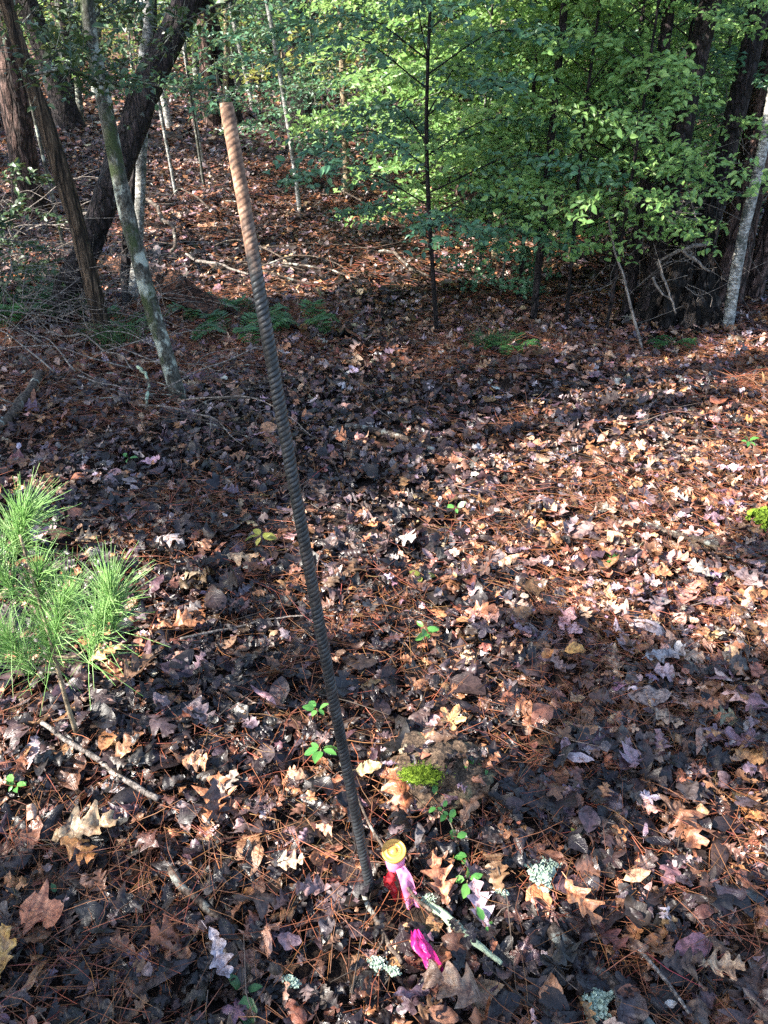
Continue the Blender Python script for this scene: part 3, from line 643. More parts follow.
Z = ground(X, Y) + rng.random(n) ** 1.3 * 7; pp = np.repeat(np.stack([X, Y, Z], -1), 4, 0) + rng.normal(0, .28, (n * 4, 3)) * [1, 1, .5]
foliage(b, pp, norm(np.array([0, -.3, 1.]) + rng.normal(0, .6, pp.shape)), rng.normal(0, 1, pp.shape), .26 * rng.uniform(.6, 1.2, len(pp)), .6)
tag(b.build('distant_foliage', M['leaf_yellow'], smooth=False), kind='stuff')
b = Buf(); n = 420; Y = rng.uniform(36, 75, n); X = rng.uniform(-.6, .6, n) * Y; P0 = np.stack([X, Y, ground(X, Y) - .2], -1); sticks(b, P0, P0 + np.stack([rng.normal(0, .4, n), rng.normal(0, .4, n), np.full(n, 12.)], -1), rng.uniform(.05, .2, n), .04)
tag(b.build('distant_trunks', M['bark_dark']), kind='stuff')

# ------------------------------------------------------------------ unseen canopy overhead and to the left, leaves placed to cast the dappled shade
off = [(-6.5, -3.0), (-9.5, -1.0), (-6.2, .8), (-11.5, 2.0), (-8.5, 4.0), (-13, 5.5), (-9.8, 7.5), (-14.5, 9.5), (-11, 11.5), (-15.5, 14), (-3.2, -4.2), (-1.0, -6.0)]
offlab = ['unseen tree added on the left to shade the clearing'] * len(off)
for (X, Y) in off:
    g = np.array([X, Y, float(ground(X, Y))])
    tree('shade_tree', 'tall unseen tree added beyond the left side of the view for shade', 'tree', [g, g + [.1, .1, 2.], g + [.0, .2, 4.]], rng.uniform(.12, .2), 'bark_grey', group='added shade trees beyond the left side', n=40, sides=12)
# wanted sunlight over the ground, written in the terms of where it falls: (px, py, rx, ry, value)
LIGHT = [(384, 930, 500, 110, .44), (110, 900, 150, 160, .40), (420, 860, 70, 50, 1.2), (450, 700, 90, 50, .9), (200, 790, 60, 30, .8), (640, 870, 60, 40, .8), (230, 700, 60, 30, .75), (720, 470, 130, 60, 1.15), (640, 400, 160, 40, .8), (580, 560, 200, 60, .85), (700, 660, 150, 90, .18), (520, 640, 130, 90, .55), (740, 560, 80, 50, .3), (560, 760, 120, 60, .35), (690, 430, 150, 75, .95), (560, 440, 120, 50, .62), (620, 520, 170, 60, .75),
 (300, 560, 110, 40, .80), (420, 545, 110, 50, .75), (330, 640, 140, 50, .55), (430, 470, 60, 30, .55), (170, 660, 110, 45, .60), (60, 620, 90, 70, .9), (40, 520, 60, 50, .8), (110, 450, 170, 90, .06), (250, 470, 80, 60, .08), (180, 540, 60, 40, .15),
 (120, 380, 160, 50, .08), (400, 400, 160, 40, .18), (440, 318, 200, 24, .03), (620, 320, 110, 35, .05), (560, 380, 100, 28, .22), (340, 275, 95, 22, .95), (230, 270, 50, 26, .65), (480, 262, 60, 14, .5), (590, 243, 60, 20, .9), (740, 250, 50, 30, .7),
 (215, 225, 100, 30, .85), (240, 150, 90, 25, .3), (210, 85, 160, 35, 1.2), (740, 340, 60, 25, .6), (620, 190, 170, 50, 1.1), (500, 120, 300, 60, .9), (60, 120, 90, 40, .35), (410, 900, 90, 50, .85), (520, 800, 80, 60, .6), (700, 860, 120, 90, .40), (590, 900, 60, 60, .45), (60, 230, 60, 40, .3), (310, 330, 80, 20, .1)]
def want(px, py):
    s = np.full(np.shape(px), .35 * .12); w = np.full(np.shape(px), .12)
    for cx, cy, rx, ry, v in LIGHT:
        k = np.exp(-1.6 * (((px - cx) / rx) ** 2 + ((py - cy) / ry) ** 2)); s = s + k * v; w = w + k
    return np.clip((s / w - .42) * 1.55 + .47, -.1, 1.3)
def canopy(n, y0, y1, hr, lsz, cl, mg, fr, thr=0.):
    gx, gy = field(y0, y1, 1, mg, .62); n0 = len(gx); 
    reps = int(n / max(n0, 1)) + 1; gx, gy = field(y0, y1, reps, mg, .62)
    gz = ground(gx, gy); px, py, _ = project(np.stack([gx, gy, gz], -1)); inf = (px > -60) & (px < 830) & (py > 0) & (py < 1080)
    wv = np.where(inf, want(px, py), .42)
    nz = .5 + fbm(gx * fr, gy * fr, 0, 81, 5) * .9
    keep = nz > wv + thr; keep &= rng.random(len(gx)) < .93
    gx, gy, gz = gx[keep], gy[keep], gz[keep]
    H = rng.uniform(hr[0], hr[1], len(gx)); s = H / math.sin(SUN_EL); p = np.stack([gx, gy, gz], -1) - SD * s[:, None]
    pp = (p[:, None] + rng.normal(0, cl, (len(p), 3, 3)) * [1, 1, .5]).reshape(-1, 3)
    return pp, np.full(len(pp), lsz)
A = [canopy(26000, .2, 5, (4.2, 6.5), .075, .035, 1.0, 2.6, .06), canopy(42000, 5, 13, (5, 8), .11, .06, 1.5, 1.3, .08), canopy(26000, 13, 36, (5.5, 8.5), .20, .15, 3, .7, .2)]
PP = np.concatenate([a[0] for a in A]); SZ = np.concatenate([a[1] for a in A])
def gap(z, x0, x1, y0, y1, prob):      # a hole in the crowns that lets sun onto the leaves of the shrubs
    t = (z - PP[:, 2]) / SD[2]; q = PP + SD * t[:, None]
    return (q[:, 0] > x0) & (q[:, 0] < x1) & (q[:, 1] > y0) & (q[:, 1] < y1) & (rng.random(len(PP)) < prob)
dr = gap(1.7, -.5, 2.2, 5.3, 10, .99) | gap(1.25, -.3, 3., 6., 10, .9) | gap(2.1, 0, 6., 5.5, 11, .95) | gap(1.5, 1.0, 5.8, 4.6, 11, .92) | gap(.9, -.5, 5., 5.6, 10, .7) | gap(2.6, -1., 6., 5.5, 12, .9) | gap(.3, -1.3, -.35, .95, 2.0, 1.) | gap(.5, -1.3, -.35, .95, 2.0, 1.) | gap(1.2, -3., 4., 11, 24, .7) | gap(1.25, -.45, .0, .95, 1.4, .97) | gap(1.0, -1.6, -.9, 3.3, 3.8, .6)
PP, SZ = PP[~dr], SZ[~dr]
zz = rng.uniform(.30, 1.02, 520); bar = np.stack([-.03 - .13 * zz, 1.02 + .13 * zz, zz], -1) - SD * rng.uniform(6, 9, 520)[:, None] + rng.normal(0, .05, (520, 3))  # leaves added up-sun so their shade covers the middle of the bar
PP = np.concatenate([PP, bar]); SZ = np.concatenate([SZ, np.full(520, .08)])
# each canopy leaf joins the crown of the nearest tree
tops = np.array([t['path'][-1] for t in TREES]); 
near = np.argmin(((PP[:, None, :2] - tops[None, :, :2]) ** 2).sum(-1), axis=1)
for k, T in enumerate(TREES):
    idx = np.where(near == k)[0]
    if len(idx) == 0: continue
    b = Buf(); pp = PP[idx]; s = SZ[idx] * rng.uniform(.6, 1.3, len(idx))
    foliage(b, pp, norm(np.array([-.3, 0, 1.]) + rng.normal(0, .5, pp.shape)), rng.normal(0, 1, pp.shape), s, .6)
    b.build('crown', M['leaf_fresh'], T['t'], smooth=False)
    m_ = min(9, len(idx)); pick = rng.choice(idx, m_, replace=False); path = T['path']
    for i in pick:
        e = PP[i]; 
        if np.linalg.norm(e[:2] - path[-1][:2]) > 5: continue
        c = path[-2] if e[2] < path[-1][2] else path[-1]
        b = Buf(); twig(b, [c, (c + e) / 2 + np.array([0, 0, .2]), e], T['r'] * .3, .006, n=8, sides=6, wob=.04, seed=int(i) % 97); b.build('limb', M[T['mt']], T['t'])

# ------------------------------------------------------------------ the iron stake
m, nt, N = mat('rusty_iron'); v = coords(nt, N, (1, 1, 1)); sx = N('ShaderNodeSeparateXYZ'); nt.links.new(v, sx.inputs[0])
n1 = noise(nt, N, 60, 6, v, .7); n2 = noise(nt, N, 14, 4, v, .6); n3 = noise(nt, N, 240, 3, v)
dark = ramp(nt, N, n1, [(.3, (.016, .020, .024)), (.55, (.040, .046, .054)), (.75, (.095, .085, .08))])  # dark iron, deepened and blued in place of shade below the rusty top
rust = ramp(nt, N, n1, [(.36, (.07, .036, .024)), (.5, (.23, .125, .075)), (.64, (.42, .27, .18))])
hz = math_(nt, N, 'ADD', sx.outputs[2], math_(nt, N, 'MULTIPLY', n2, .16))
n5 = noise(nt, N, 32, 5, v, .7); f = ramp(nt, N, math_(nt, N, 'DIVIDE', math_(nt, N, 'ADD', hz, math_(nt, N, 'MULTIPLY', math_(nt, N, 'SUBTRACT', n5, .5), .25)), 1.5), [(.83, (0, 0, 0)), (.89, (1, 1, 1))])
f2 = ramp(nt, N, n2, [(.55, (0, 0, 0)), (.75, (.22, .22, .22))])
a2 = N('ShaderNodeAttribute'); a2.attribute_name = 'tint'
col = mix(nt, N, mix(nt, N, dark, rust, f2), rust, f)
col = mix(nt, N, mix(nt, N, col, (.42, .38, .36), 1., 'MULTIPLY'), col, a2.outputs['Fac'])
finish(nt, N, col, ramp(nt, N, f, [(0, (.46,) * 3), (1, (.75,) * 3)]), n3, .3, .001, .5, metal=math_(nt, N, 'MULTIPLY', math_(nt, N, 'SUBTRACT', 1., f), .35))
M['iron'] = m
rb = on_ground(373, 903); rt = at(226, 103, 1.215)
def stake():
    n, sd = 2600, 40; P = spline([rb - (rt - rb) * .06, rb, rb * .66 + rt * .34 + [-.004, 0, 0], rb * .33 + rt * .67 + [-.003, 0, 0], rt], n)
    T, A, B = frame(P); s = np.concatenate([[0], np.cumsum(np.linalg.norm(np.diff(P, axis=0), axis=1))])
    th = np.linspace(0, 2 * np.pi, sd, endpoint=False)[None]; z = s[:, None]
    ph = (z + .0012 * vnoise(z * 9, 3)) / .0083 - th / (2 * np.pi) * 3.0; tri = 1 - np.abs((ph % 1) * 2 - 1); rib = sstep(.12, .62, tri) * (.75 + .5 * vnoise(z * 60, th * 1.2, 0, 9))
    lon = np.exp(-((np.sin(th - .38)) / .2) ** 2)
    wear = sstep(.08, .34, (s[-1] - z)); wear = .3 + .7 * wear
    h = np.maximum(rib, lon * .9); r = .0091 + .0009 * h * wear + .00025 * fbm(th * 3, z * 90, 0, 4, 3)
    r = r * np.where(z > s[-1] - .004, .93, 1)
    V = P[:, None] + A[:, None] * (np.cos(th) * r)[..., None] + B[:, None] * (np.sin(th) * r)[..., None]
    i = np.arange(n - 1)[:, None]; j = np.arange(sd)[None]; j2 = (j + 1) % sd
    Q = np.stack([i * sd + j, i * sd + j2, (i + 1) * sd + j2, (i + 1) * sd + j], -1).reshape(-1, 4)
    V = V.reshape(-1, 3); k = len(V); V = np.vstack([V, P[-1]]); jj = np.arange(sd); bb = (n - 1) * sd
    b = Buf(); hh = np.concatenate([h.ravel(), [1]])[:, None] * np.ones((1, 3))
    b.add(V, Q, np.stack([bb + jj, bb + (jj + 1) % sd, np.full(sd, k)], 1), hh)
    o = b.build('rebar_stake', M['iron'], origin=rb); tag(o, 'tall leaning ribbed iron bar with a rusty orange top stuck in the leaves', 'rebar')
stake()

# ------------------------------------------------------------------ plastics
def plastic(name, c, rough=.4, tr=.0, nsc=20):
    m, nt, N = mat(name); n1 = noise(nt, N, nsc, 4, coords(nt, N, (1, 1, 1)))
    n0 = noise(nt, N, 220, 4, coords(nt, N, (1, 1, 1))); cc = ramp(nt, N, n1, [(.38, tuple(x * .7 for x in c)), (.58, c)]); cc = mix(nt, N, cc, (.10, .06, .035), ramp(nt, N, n0, [(.60, (0, 0, 0)), (.74, (.4, .4, .4))])); finish(nt, N, cc, rough, n1, .3, .002, .5, trans=(c, tr) if tr else None); return m
M['yellow'] = plastic('yellow_plastic', (.74, .37, .07), .5, .1, 90); M['pinkp'] = plastic('pale_pink_tape', (.85, .30, .55), .38, .3); M['magenta'] = plastic('magenta_tape', (.75, .03, .26), .33, .3); M['red'] = plastic('red_tape', (.62, .03, .04), .4, .15); M['steel'] = plastic('dull_iron', (.10, .07, .05), .6)
# survey marker: capped pin
mk = on_ground(398, 896); mtop = at(394, 852, mk[1] + .015); ax = norm(mtop - mk)
t = thing('survey_marker', 'capped survey pin with a round yellow plastic cap beside the iron bar', 'marker', mk)
b = Buf(); tube(b, [mk - ax * .05, mtop], [.009, .009], n=12, sides=14, amp=.05); b.build('pin', M['steel'], t)
def lathe(buf, c, axis, prof, sides=36):
    axis = norm(axis); A = norm(np.cross(axis, [0, 1, .1])); B = np.cross(axis, A); th = np.linspace(0, 2 * np.pi, sides, endpoint=False)
    V = np.array([c + axis * z + (A * math.cos(a) + B * math.sin(a)) * r for r, z in prof for a in th]); n = len(prof)
    i = np.arange(n - 1)[:, None]; j = np.arange(sides)[None]; j2 = (j + 1) % sides
    buf.add(V, np.stack([i * sides + j, i * sides + j2, (i + 1) * sides + j2, (i + 1) * sides + j], -1).reshape(-1, 4))
cax = norm(ax + np.array([.02, -.34, .0]))
b = Buf(); lathe(b, mtop, cax, [(.0165, -.022), (.0175, -.018), (.018, -.004), (.0225, -.002), (.0238, .002), (.0232, .006), (.0215, .0072), (.0205, .0055), (.0155, .0052), (.0145, .0068), (.0128, .0068), (.0122, .0052), (.006, .005), (.0055, .0075), (.0001, .008)]); b.build('cap', M['yellow'], t)
b = Buf()
for a in np.linspace(0, 2 * np.pi, 14, endpoint=False):
    A = norm(np.cross(cax, [0, 1, .1])); B = np.cross(cax, A); p = mtop + cax * .0062 + (A * math.cos(a) + B * math.sin(a)) * .0095
    sticks(b, [p - A * .0015], [p + A * .0015], .0006, .0006)
b.build('cap_marks', M['steel'], t)
# flagging tape
def ribbon(buf, pts, width, n=40, m_=9, wr=.25, seed=0, wdir=None, jag=0.):
    P = spline(pts, n); T = norm(np.gradient(P, axis=0)); wd = np.array(wdir if wdir is not None else [1., .1, 0]); S_ = norm(wd - (T * wd).sum(-1, keepdims=True) * T); Nn = np.cross(T, S_)
    c = np.linspace(-1, 1, m_); s = np.linspace(0, 1, n)[:, None]; W = np.interp(np.linspace(0, 1, n), np.linspace(0, 1, len(width)), width)[:, None]
    z = wr * W * (fbm(c[None] * 1.6 + seed, s * 4.5, 0, seed, 3) * 2 + .5 * np.sin(c[None] * 4 + s * 5))
    L = c[None] * W * (1 + .12 * fbm(s * 6, c[None] * .3, 0, seed + 3, 2))
    V = P[:, None] + S_[:, None] * L[..., None] + Nn[:, None] * z[..., None]
    if jag: V[-1] += T[-1] * (jag * vnoise(c * 6, seed))[:, None]
    i = np.arange(n - 1)[:, None]; j = np.arange(m_ - 1)[None]; buf.add(V.reshape(-1, 3), np.stack([i * m_ + j, i * m_ + j + 1, (i + 1) * m_ + j + 1, (i + 1) * m_ + j], -1).reshape(-1, 4))
Ym = mtop[1]
t = thing('flagging_tape', 'pale pink plastic ribbon tied under the yellow cap with a red end', 'ribbon', mtop - cax * .03)
b = Buf(); lathe(b, mtop - cax * .022, ax, [(.0125, -.028), (.0155, -.026), (.0185, -.014), (.0205, -.002), (.0200, .004), (.0185, .007)], 24); b.build('knot', M['pinkp'], t)
b = Buf(); ribbon(b, [at(400, 868, Ym - .018), at(406, 880, Ym - .030), at(410, 895, Ym - .036), at(414, 911, Ym - .040)], [.009, .0125, .013, .012], wr=.28, seed=4); b.build('loose_end', M['pinkp'], t)
b = Buf(); ribbon(b, [at(390, 873, Ym - .017), at(392, 882, Ym - .020), at(396, 890, Ym - .022), at(401, 903, Ym - .026)], [.013, .016, .014, .009], wr=.5, seed=9); b.build('red_end', M['red'], t)
b = Buf(); q0 = on_ground(416, 948, .045); q1 = on_ground(424, 966, .05); q2 = on_ground(433, 985, .045); q3 = on_ground(441, 998, .03)
ribbon(b, [q0, q1, q2, q3], [.006, .012, .014, .012], wr=.6, seed=14, m_=15, jag=.006); ribbon(b, [q0 + [-.004, 0, .0], q1 + [-.014, .0, .012], q2 + [-.01, .01, .012]], [.006, .011, .007], wr=.5, seed=17)
o = b.build('flagging_tape', M['magenta'], origin=q0); tag(o, 'crumpled magenta plastic ribbon lying on the leaves below the marker', 'ribbon')

# ------------------------------------------------------------------ mossy stone and sticks near the stake
M['stone'] = bark('brown_stone', (.04, .026, .018), (.13, .085, .055), (.24, .165, .11), sz=(24, 24, 24), lichen=(.16, .15, .09), lf=.62, bd=.01)
m, nt, N = mat('moss'); n1 = noise(nt, N, 120, 5, coords(nt, N, (1, 1, 1))); finish(nt, N, ramp(nt, N, n1, [(.3, (.035, .07, .008)), (.55, (.16, .24, .025)), (.8, (.34, .42, .07))]), .9, n1, 1., .01, .1); M['moss'] = m
m, nt, N = mat('lichen'); n1 = noise(nt, N, 150, 4, coords(nt, N, (1, 1, 1))); finish(nt, N, ramp(nt, N, n1, [(.3, (.16, .22, .16)), (.6, (.40, .50, .40)), (.8, (.60, .68, .58))]), .85, n1, .8, .004, .2); M['lichen'] = m
def blob(buf, c, rad, amp, seed, n=40, sc_=3.0, wdir=None):
    th = np.linspace(0, np.pi, n)[:, None]; ph = np.linspace(0, 2 * np.pi, n * 2, endpoint=False)[None]
    d = np.stack([np.sin(th) * np.cos(ph), np.sin(th) * np.sin(ph), np.cos(th) * np.ones_like(ph)], -1)
    r = 1 + amp * fbm(d[..., 0] * sc_ + seed, d[..., 1] * sc_, d[..., 2] * sc_, seed, 5) * 2
    V = (d * r[..., None] * np.asarray(rad) + c); m2 = n * 2
    i = np.arange(n - 1)[:, None]; j = np.arange(m2)[None]; j2 = (j + 1) % m2
    buf.add(V.reshape(-1, 3), np.stack([i * m2 + j, (i + 1) * m2 + j, (i + 1) * m2 + j2, i * m2 + j2], -1).reshape(-1, 4))
rk = on_ground(440, 795)
t = thing('mossy_stone', 'brown leaf covered stone with a bright moss patch right of the bar', 'stone', rk)
b = Buf(); blob(b, rk + [.005, .04, .025], (.115, .095, .06), .26, 5, 60, 2.2); b.build('stone_body', M['stone'], t)
b = Buf(); mp = at(421, 775, rk[1] - .03); blob(b, mp, (.034, .02, .005), .7, 9, 30, 5)
q = np.random.default_rng(3); c = mp + q.normal(0, 1, (900, 3)) * [.021, .012, .002] + [0, 0, .003]; sticks(b, c, c + q.normal(0, .003, (900, 3)) + [0, 0, .004], .0006, .0003); b.build('moss_patch', M['moss'], t)
def gstick(name, label, pp, r0, r1, mt, lift=.03, forks=0, seed=1, wob=.04, cat='stick', group=None, fl=.3):
    return branch_thing(name, label, cat, [on_ground(px, py, lift) for px, py in pp], r0, r1, mt, wob, seed, group, forks, fl=fl)
gstick('lichen_stick', 'short thick stick coated in pale green lichen below the marker', [(428, 915), (452, 934), (474, 952), (500, 976)], .0100, .004, 'wood_lichen', .028, seed=21, wob=.02)
M['wood_lichen2'] = M['wood_lichen']
gstick('dark_stick', 'dark forked stick with grey lichen tip just below the bar foot', [(362, 908), (375, 930), (388, 955), (402, 978)], .006, .0045, 'wood_stick', .035, seed=22, forks=1)
gstick('fallen_branch', 'long pale brown branch lying left of centre below the pine seedling', [(46, 738), (75, 758), (108, 778), (132, 796), (160, 812)], .0055, .007, 'wood_grey', .04, seed=23, forks=1, wob=.02)
gstick('fallen_twig', 'thin curved tan twig lying left of the bar', [(182, 652), (230, 640), (280, 630), (336, 628)], .0035, .002, 'wood_grey', .04, seed=24, wob=.02)
gstick('fallen_twig', 'straight pale grey twig at the bottom right edge', [(632, 962), (655, 992), (684, 1030)], .0035, .003, 'wood_grey', .045, seed=25, wob=.02)
gstick('fallen_branch', 'dark half buried branch with pale broken end in the mid clearing', [(345, 432), (375, 437), (405, 445), (432, 458)], .016, .010, 'wood_stick', .03, seed=26, wob=.02)
gstick('fallen_branch', 'dark stout branch under leaves right of the magenta ribbon', [(548, 935), (590, 975), (625, 1010), (650, 1040)], .018, .016, 'wood_stick', .012, seed=27, wob=.02)
gstick('fallen_branch', 'dark mossy stick at the right edge of the clearing', [(640, 530), (690, 548), (735, 560), (775, 572)], .012, .007, 'wood_stick', .03, seed=28, forks=1)
gstick('fallen_branch', 'short brown stick lying just right of the pale fallen branch', [(172, 885), (192, 905), (222, 930), (240, 940)], .009, .007, 'wood_stick', .03, seed=29)
gstick('fallen_twig', 'thin stick climbing beside the bar foot past the marker', [(340, 780), (362, 830), (385, 870), (408, 905), (432, 930)], .003, .0035, 'wood_stick', .05, seed=30, wob=.02)
gstick('fallen_branch', 'fallen branch crossing the bright slope left of the low sprays', [(378, 262), (398, 268), (412, 282), (430, 288)], .013, .008, 'wood_stick', .08, seed=31, forks=2)
gstick('fallen_branch', 'long pale branch lying on the slope behind the bar', [(186, 268), (215, 276), (250, 285)], .013, .008, 'wood_grey', .08, seed=32, forks=1)
gstick('fallen_branch', 'crooked grey root arching right of the mossy tree', [(150, 218), (166, 235), (172, 255), (170, 275)], .017, .012, 'wood_stick', .14, seed=33)
# rotten log
lg = [on_ground(112, 272, .06), on_ground(160, 295, .07), on_ground(222, 322, .05)]
t = thing('rotten_log', 'crumbling red brown log lying behind the mossy tree', 'log', lg[1]); b = Buf()
tube(b, lg, [.04, .055, .045], n=120, sides=32, amp=.8, ridge=.6, seed=61, fx=3); b.build('log_body', M['wood_red'], t)
# brush pile at the left
def brush(k, x0, x1, y0, y1, L, r, label, group, mt, lift=(.02, .3)):
    for i in range(k):
        px, py = random.uniform(x0, x1), random.uniform(y0, y1); p = on_ground(px, py, random.uniform(*lift)); a = random.uniform(-.7, .7) + (math.pi if random.random() < .5 else 0); l = L * random.uniform(.5, 1.3)
        d = np.array([math.cos(a), math.sin(a), random.uniform(-.12, .25)]); e = p + d * l; e[2] = max(e[2], float(ground(e[0], e[1])) + .01); m1 = (p + e) / 2 + np.array([random.gauss(0, .06), random.gauss(0, .06), random.uniform(0, .12)])
        branch_thing('dead_branch', label, 'branch', [p, m1, e], r * random.uniform(.6, 1.3), r * .3, mt, .035, i + 200, group, forks=random.choice([0, 1, 2]), n=10, fl=.4)
brush(34, -15, 105, 215, 335, .7, .0036, 'bare grey branch in the brush pile at the left edge', 'branches of the left brush pile', 'wood_grey', (.05, .45))
brush(22, 0, 190, 335, 430, .6, .0036, 'bare grey branch fallen around the feet of the left trees', 'branches around the left trees', 'wood_grey', (.02, .16))
brush(12, 180, 330, 370, 440, .6, .004, 'thin dead branch lying in the shade left of the bar', 'thin branches left of the bar', 'wood_stick', (.02, .06))
brush(10, 200, 340, 200, 300, .8, .007, 'thin dead branch lying on the sunlit slope', 'thin branches on the slope', 'wood_stick', (.02, .12))
gstick('fallen_branch', 'pale forked branch arching over the brush at the left edge', [(-10, 165), (15, 166), (35, 178), (56, 196)], .010, .005, 'wood_grey', .5, seed=41, forks=2)
gstick('fallen_branch', 'curved pale twig standing in the shade beside the mossy tree', [(142, 385), (150, 400), (152, 430)], .007, .005, 'wood_lichen', .09, seed=42)
gstick('fallen_branch', 'long pale twig sweeping through the shade under the left trees', [(48, 345), (85, 352), (110, 368), (140, 386)], .006, .003, 'wood_grey', .08, seed=43, forks=1)
gstick('fallen_branch', 'dark thick branch curving along the left edge in the shade', [(20, 365), (38, 385), (22, 415), (2, 440)], .02, .022, 'wood_stick', .04, seed=44)

# ------------------------------------------------------------------ pine seedling
pb = on_ground(80, 742); Yp = pb[1]
t = thing('pine_seedling', 'bright green long needled young pine at the left', 'pine seedling', pb)
b = Buf(); stemP = spline([pb - [0, 0, .02], at(66, 700, Yp), at(52, 645, Yp + .01), at(36, 590, Yp + .03), at(20, 535, Yp + .05)], 30); tube(b, stemP, [.0058, .0045, .003], n=40, sides=8, amp=.1); b.build('stem', M['bark_tan'], t)
q = np.random.default_rng(77)
tufts = [((20, 535), .06, 230, 28, -20), ((38, 590), .02, 120, 20, 5), ((2, 575), .0, 150, -20, -10), ((58, 625), -.02, 150, 20, -10), ((50, 648), .03, 150, -5, 20), ((112, 610), -.05, 200, 6, -40), ((95, 640), -.06, 150, 25, -20), ((-10, 640), 0, 160, -20, -20), ((20, 655), -.04, 130, -20, -20), ((74, 610), .1, 120, 0, -30)]
for k, ((px, py), dy, nn, sx_, sy_) in enumerate(tufts):
    nn = int(nn * 1.5)
    c = at(px, py, Yp + .03 + dy); 
    j = np.argmin(np.linalg.norm(stemP - (c + [0, 0, -.06]), axis=1)); b = Buf(); s0 = stemP[j]; mid = (s0 + c) / 2 + [0, 0, -.02]
    if np.linalg.norm(c - s0) > .01: tube(b, [s0, mid, c], [.003, .0025, .0015], n=14, sides=6); b.build('side_shoot', M['bark_tan'], t)
    ax_ = norm(np.array([sx_ * .012, q.normal(0, .1), 1 * .8])); u = q.random(nn); base = c + ax_ * (u[:, None] * .11 - .06)
    d = norm(ax_ * (.75 + .6 * u[:, None]) + q.normal(0, .52, (nn, 3))); L = q.uniform(.06, .135, nn)[:, None]; dr = np.array([0, 0, -.018]) * (.3 + q.random((nn, 1)))
    b = Buf(); m1 = base + d * L * .5; e = base + d * L + dr + q.normal(0, .004, (nn, 3)); lr = q.random(nn)
    sticks(b, base, m1, .0008, .0007); sticks(b, m1, e, .0007, .0003)
    for a_ in range(len(b.l)): b.l[a_] = np.stack([np.full(nn * 6, .5), np.full(nn * 6, .8), np.repeat(lr, 6)], -1)
    b.build('needle_tuft', M['needle'], t)

# ------------------------------------------------------------------ seedlings, ferns, grass
def seedling(label, px, py, h, n, ls, seed, mt='seedling', lean=(0, 0), asp=.55):
    q = np.random.default_rng(seed); g = on_ground(px, py); t = thing('leafy_seedling', label, 'seedling', g); top = g + [lean[0], lean[1], h]
    b = Buf(); P = np.array(spline([g, (g + top) / 2 + q.normal(0, .004, 3), top], 12)); tube(b, P, [.0012, .0009], n=12, sides=6); b.build('stem', M['bark_tan'], t)
    for k in range(n):
        i = 11 - (k // 3) * 2 if n > 5 else 11; p = P[max(i, 2)]; a = k * 2.3 + q.normal(0, .3); d = np.array([[math.cos(a), math.sin(a), q.normal(.0, .2)]])
        b = Buf(); foliage(b, [p + d[0] * .006], norm(np.array([[0, -.25, 1.]]) + q.normal(0, .38, (1, 3))), d, ls * q.uniform(.5, 1.05), asp * q.uniform(.8, 1.15), detail=True, fold=q.uniform(.03, .2)); b.build('leaf', M[mt], t)
seedling('small seedling with broad green leaves just left of the bar, the lower of two', 322, 772, .07, 5, .040, 1)
seedling('small seedling with green leaves just left of the bar, the upper of two', 318, 728, .06, 5, .030, 2)
seedling('bright green seedling standing alone in the sunlit middle ground', 424, 650, .07, 6, .036, 3)
seedling('small yellow green seedling right of the bar in the bright leaves', 422, 588, .04, 3, .034, 4, 'leaf_yellow')
seedling('three leaved green seedling right of the pink ribbon', 466, 900, .05, 5, .034, 5)
seedling('tiny green seedling beside the end of the lichen stick', 484, 935, .03, 3, .028, 6)
seedling('tiny seedling growing left of the pine among dark leaves', 20, 800, .05, 7, .026, 7)
seedling('tiny dark seedling at the bottom left among wet leaves', 60, 905, .03, 3, .030, 8, 'fern')
seedling('low dark green leaf cluster at the bottom left of the dark stick', 245, 1005, .03, 3, .055, 9, 'fern')
seedling('tiny pale seedling in the leaves right of the lichen tuft', 575, 845, .03, 4, .020, 10, 'leaf_yellow')
seedling('green seedling in the shaded leaves behind the pine', 130, 470, .05, 4, .035, 11)
seedling('small green plant in the bright leaves beside the stake', 455, 524, .06, 5, .035, 12)
seedling('small plant in the leaves near the right side', 610, 570, .04, 4, .03, 13)
seedling('small green plant in the bright leaves at the far right', 745, 455, .06, 5, .04, 14)
seedling('yellowish plant in the shade left of the bar', 262, 553, .06, 5, .05, 15, 'leaf_yellow')
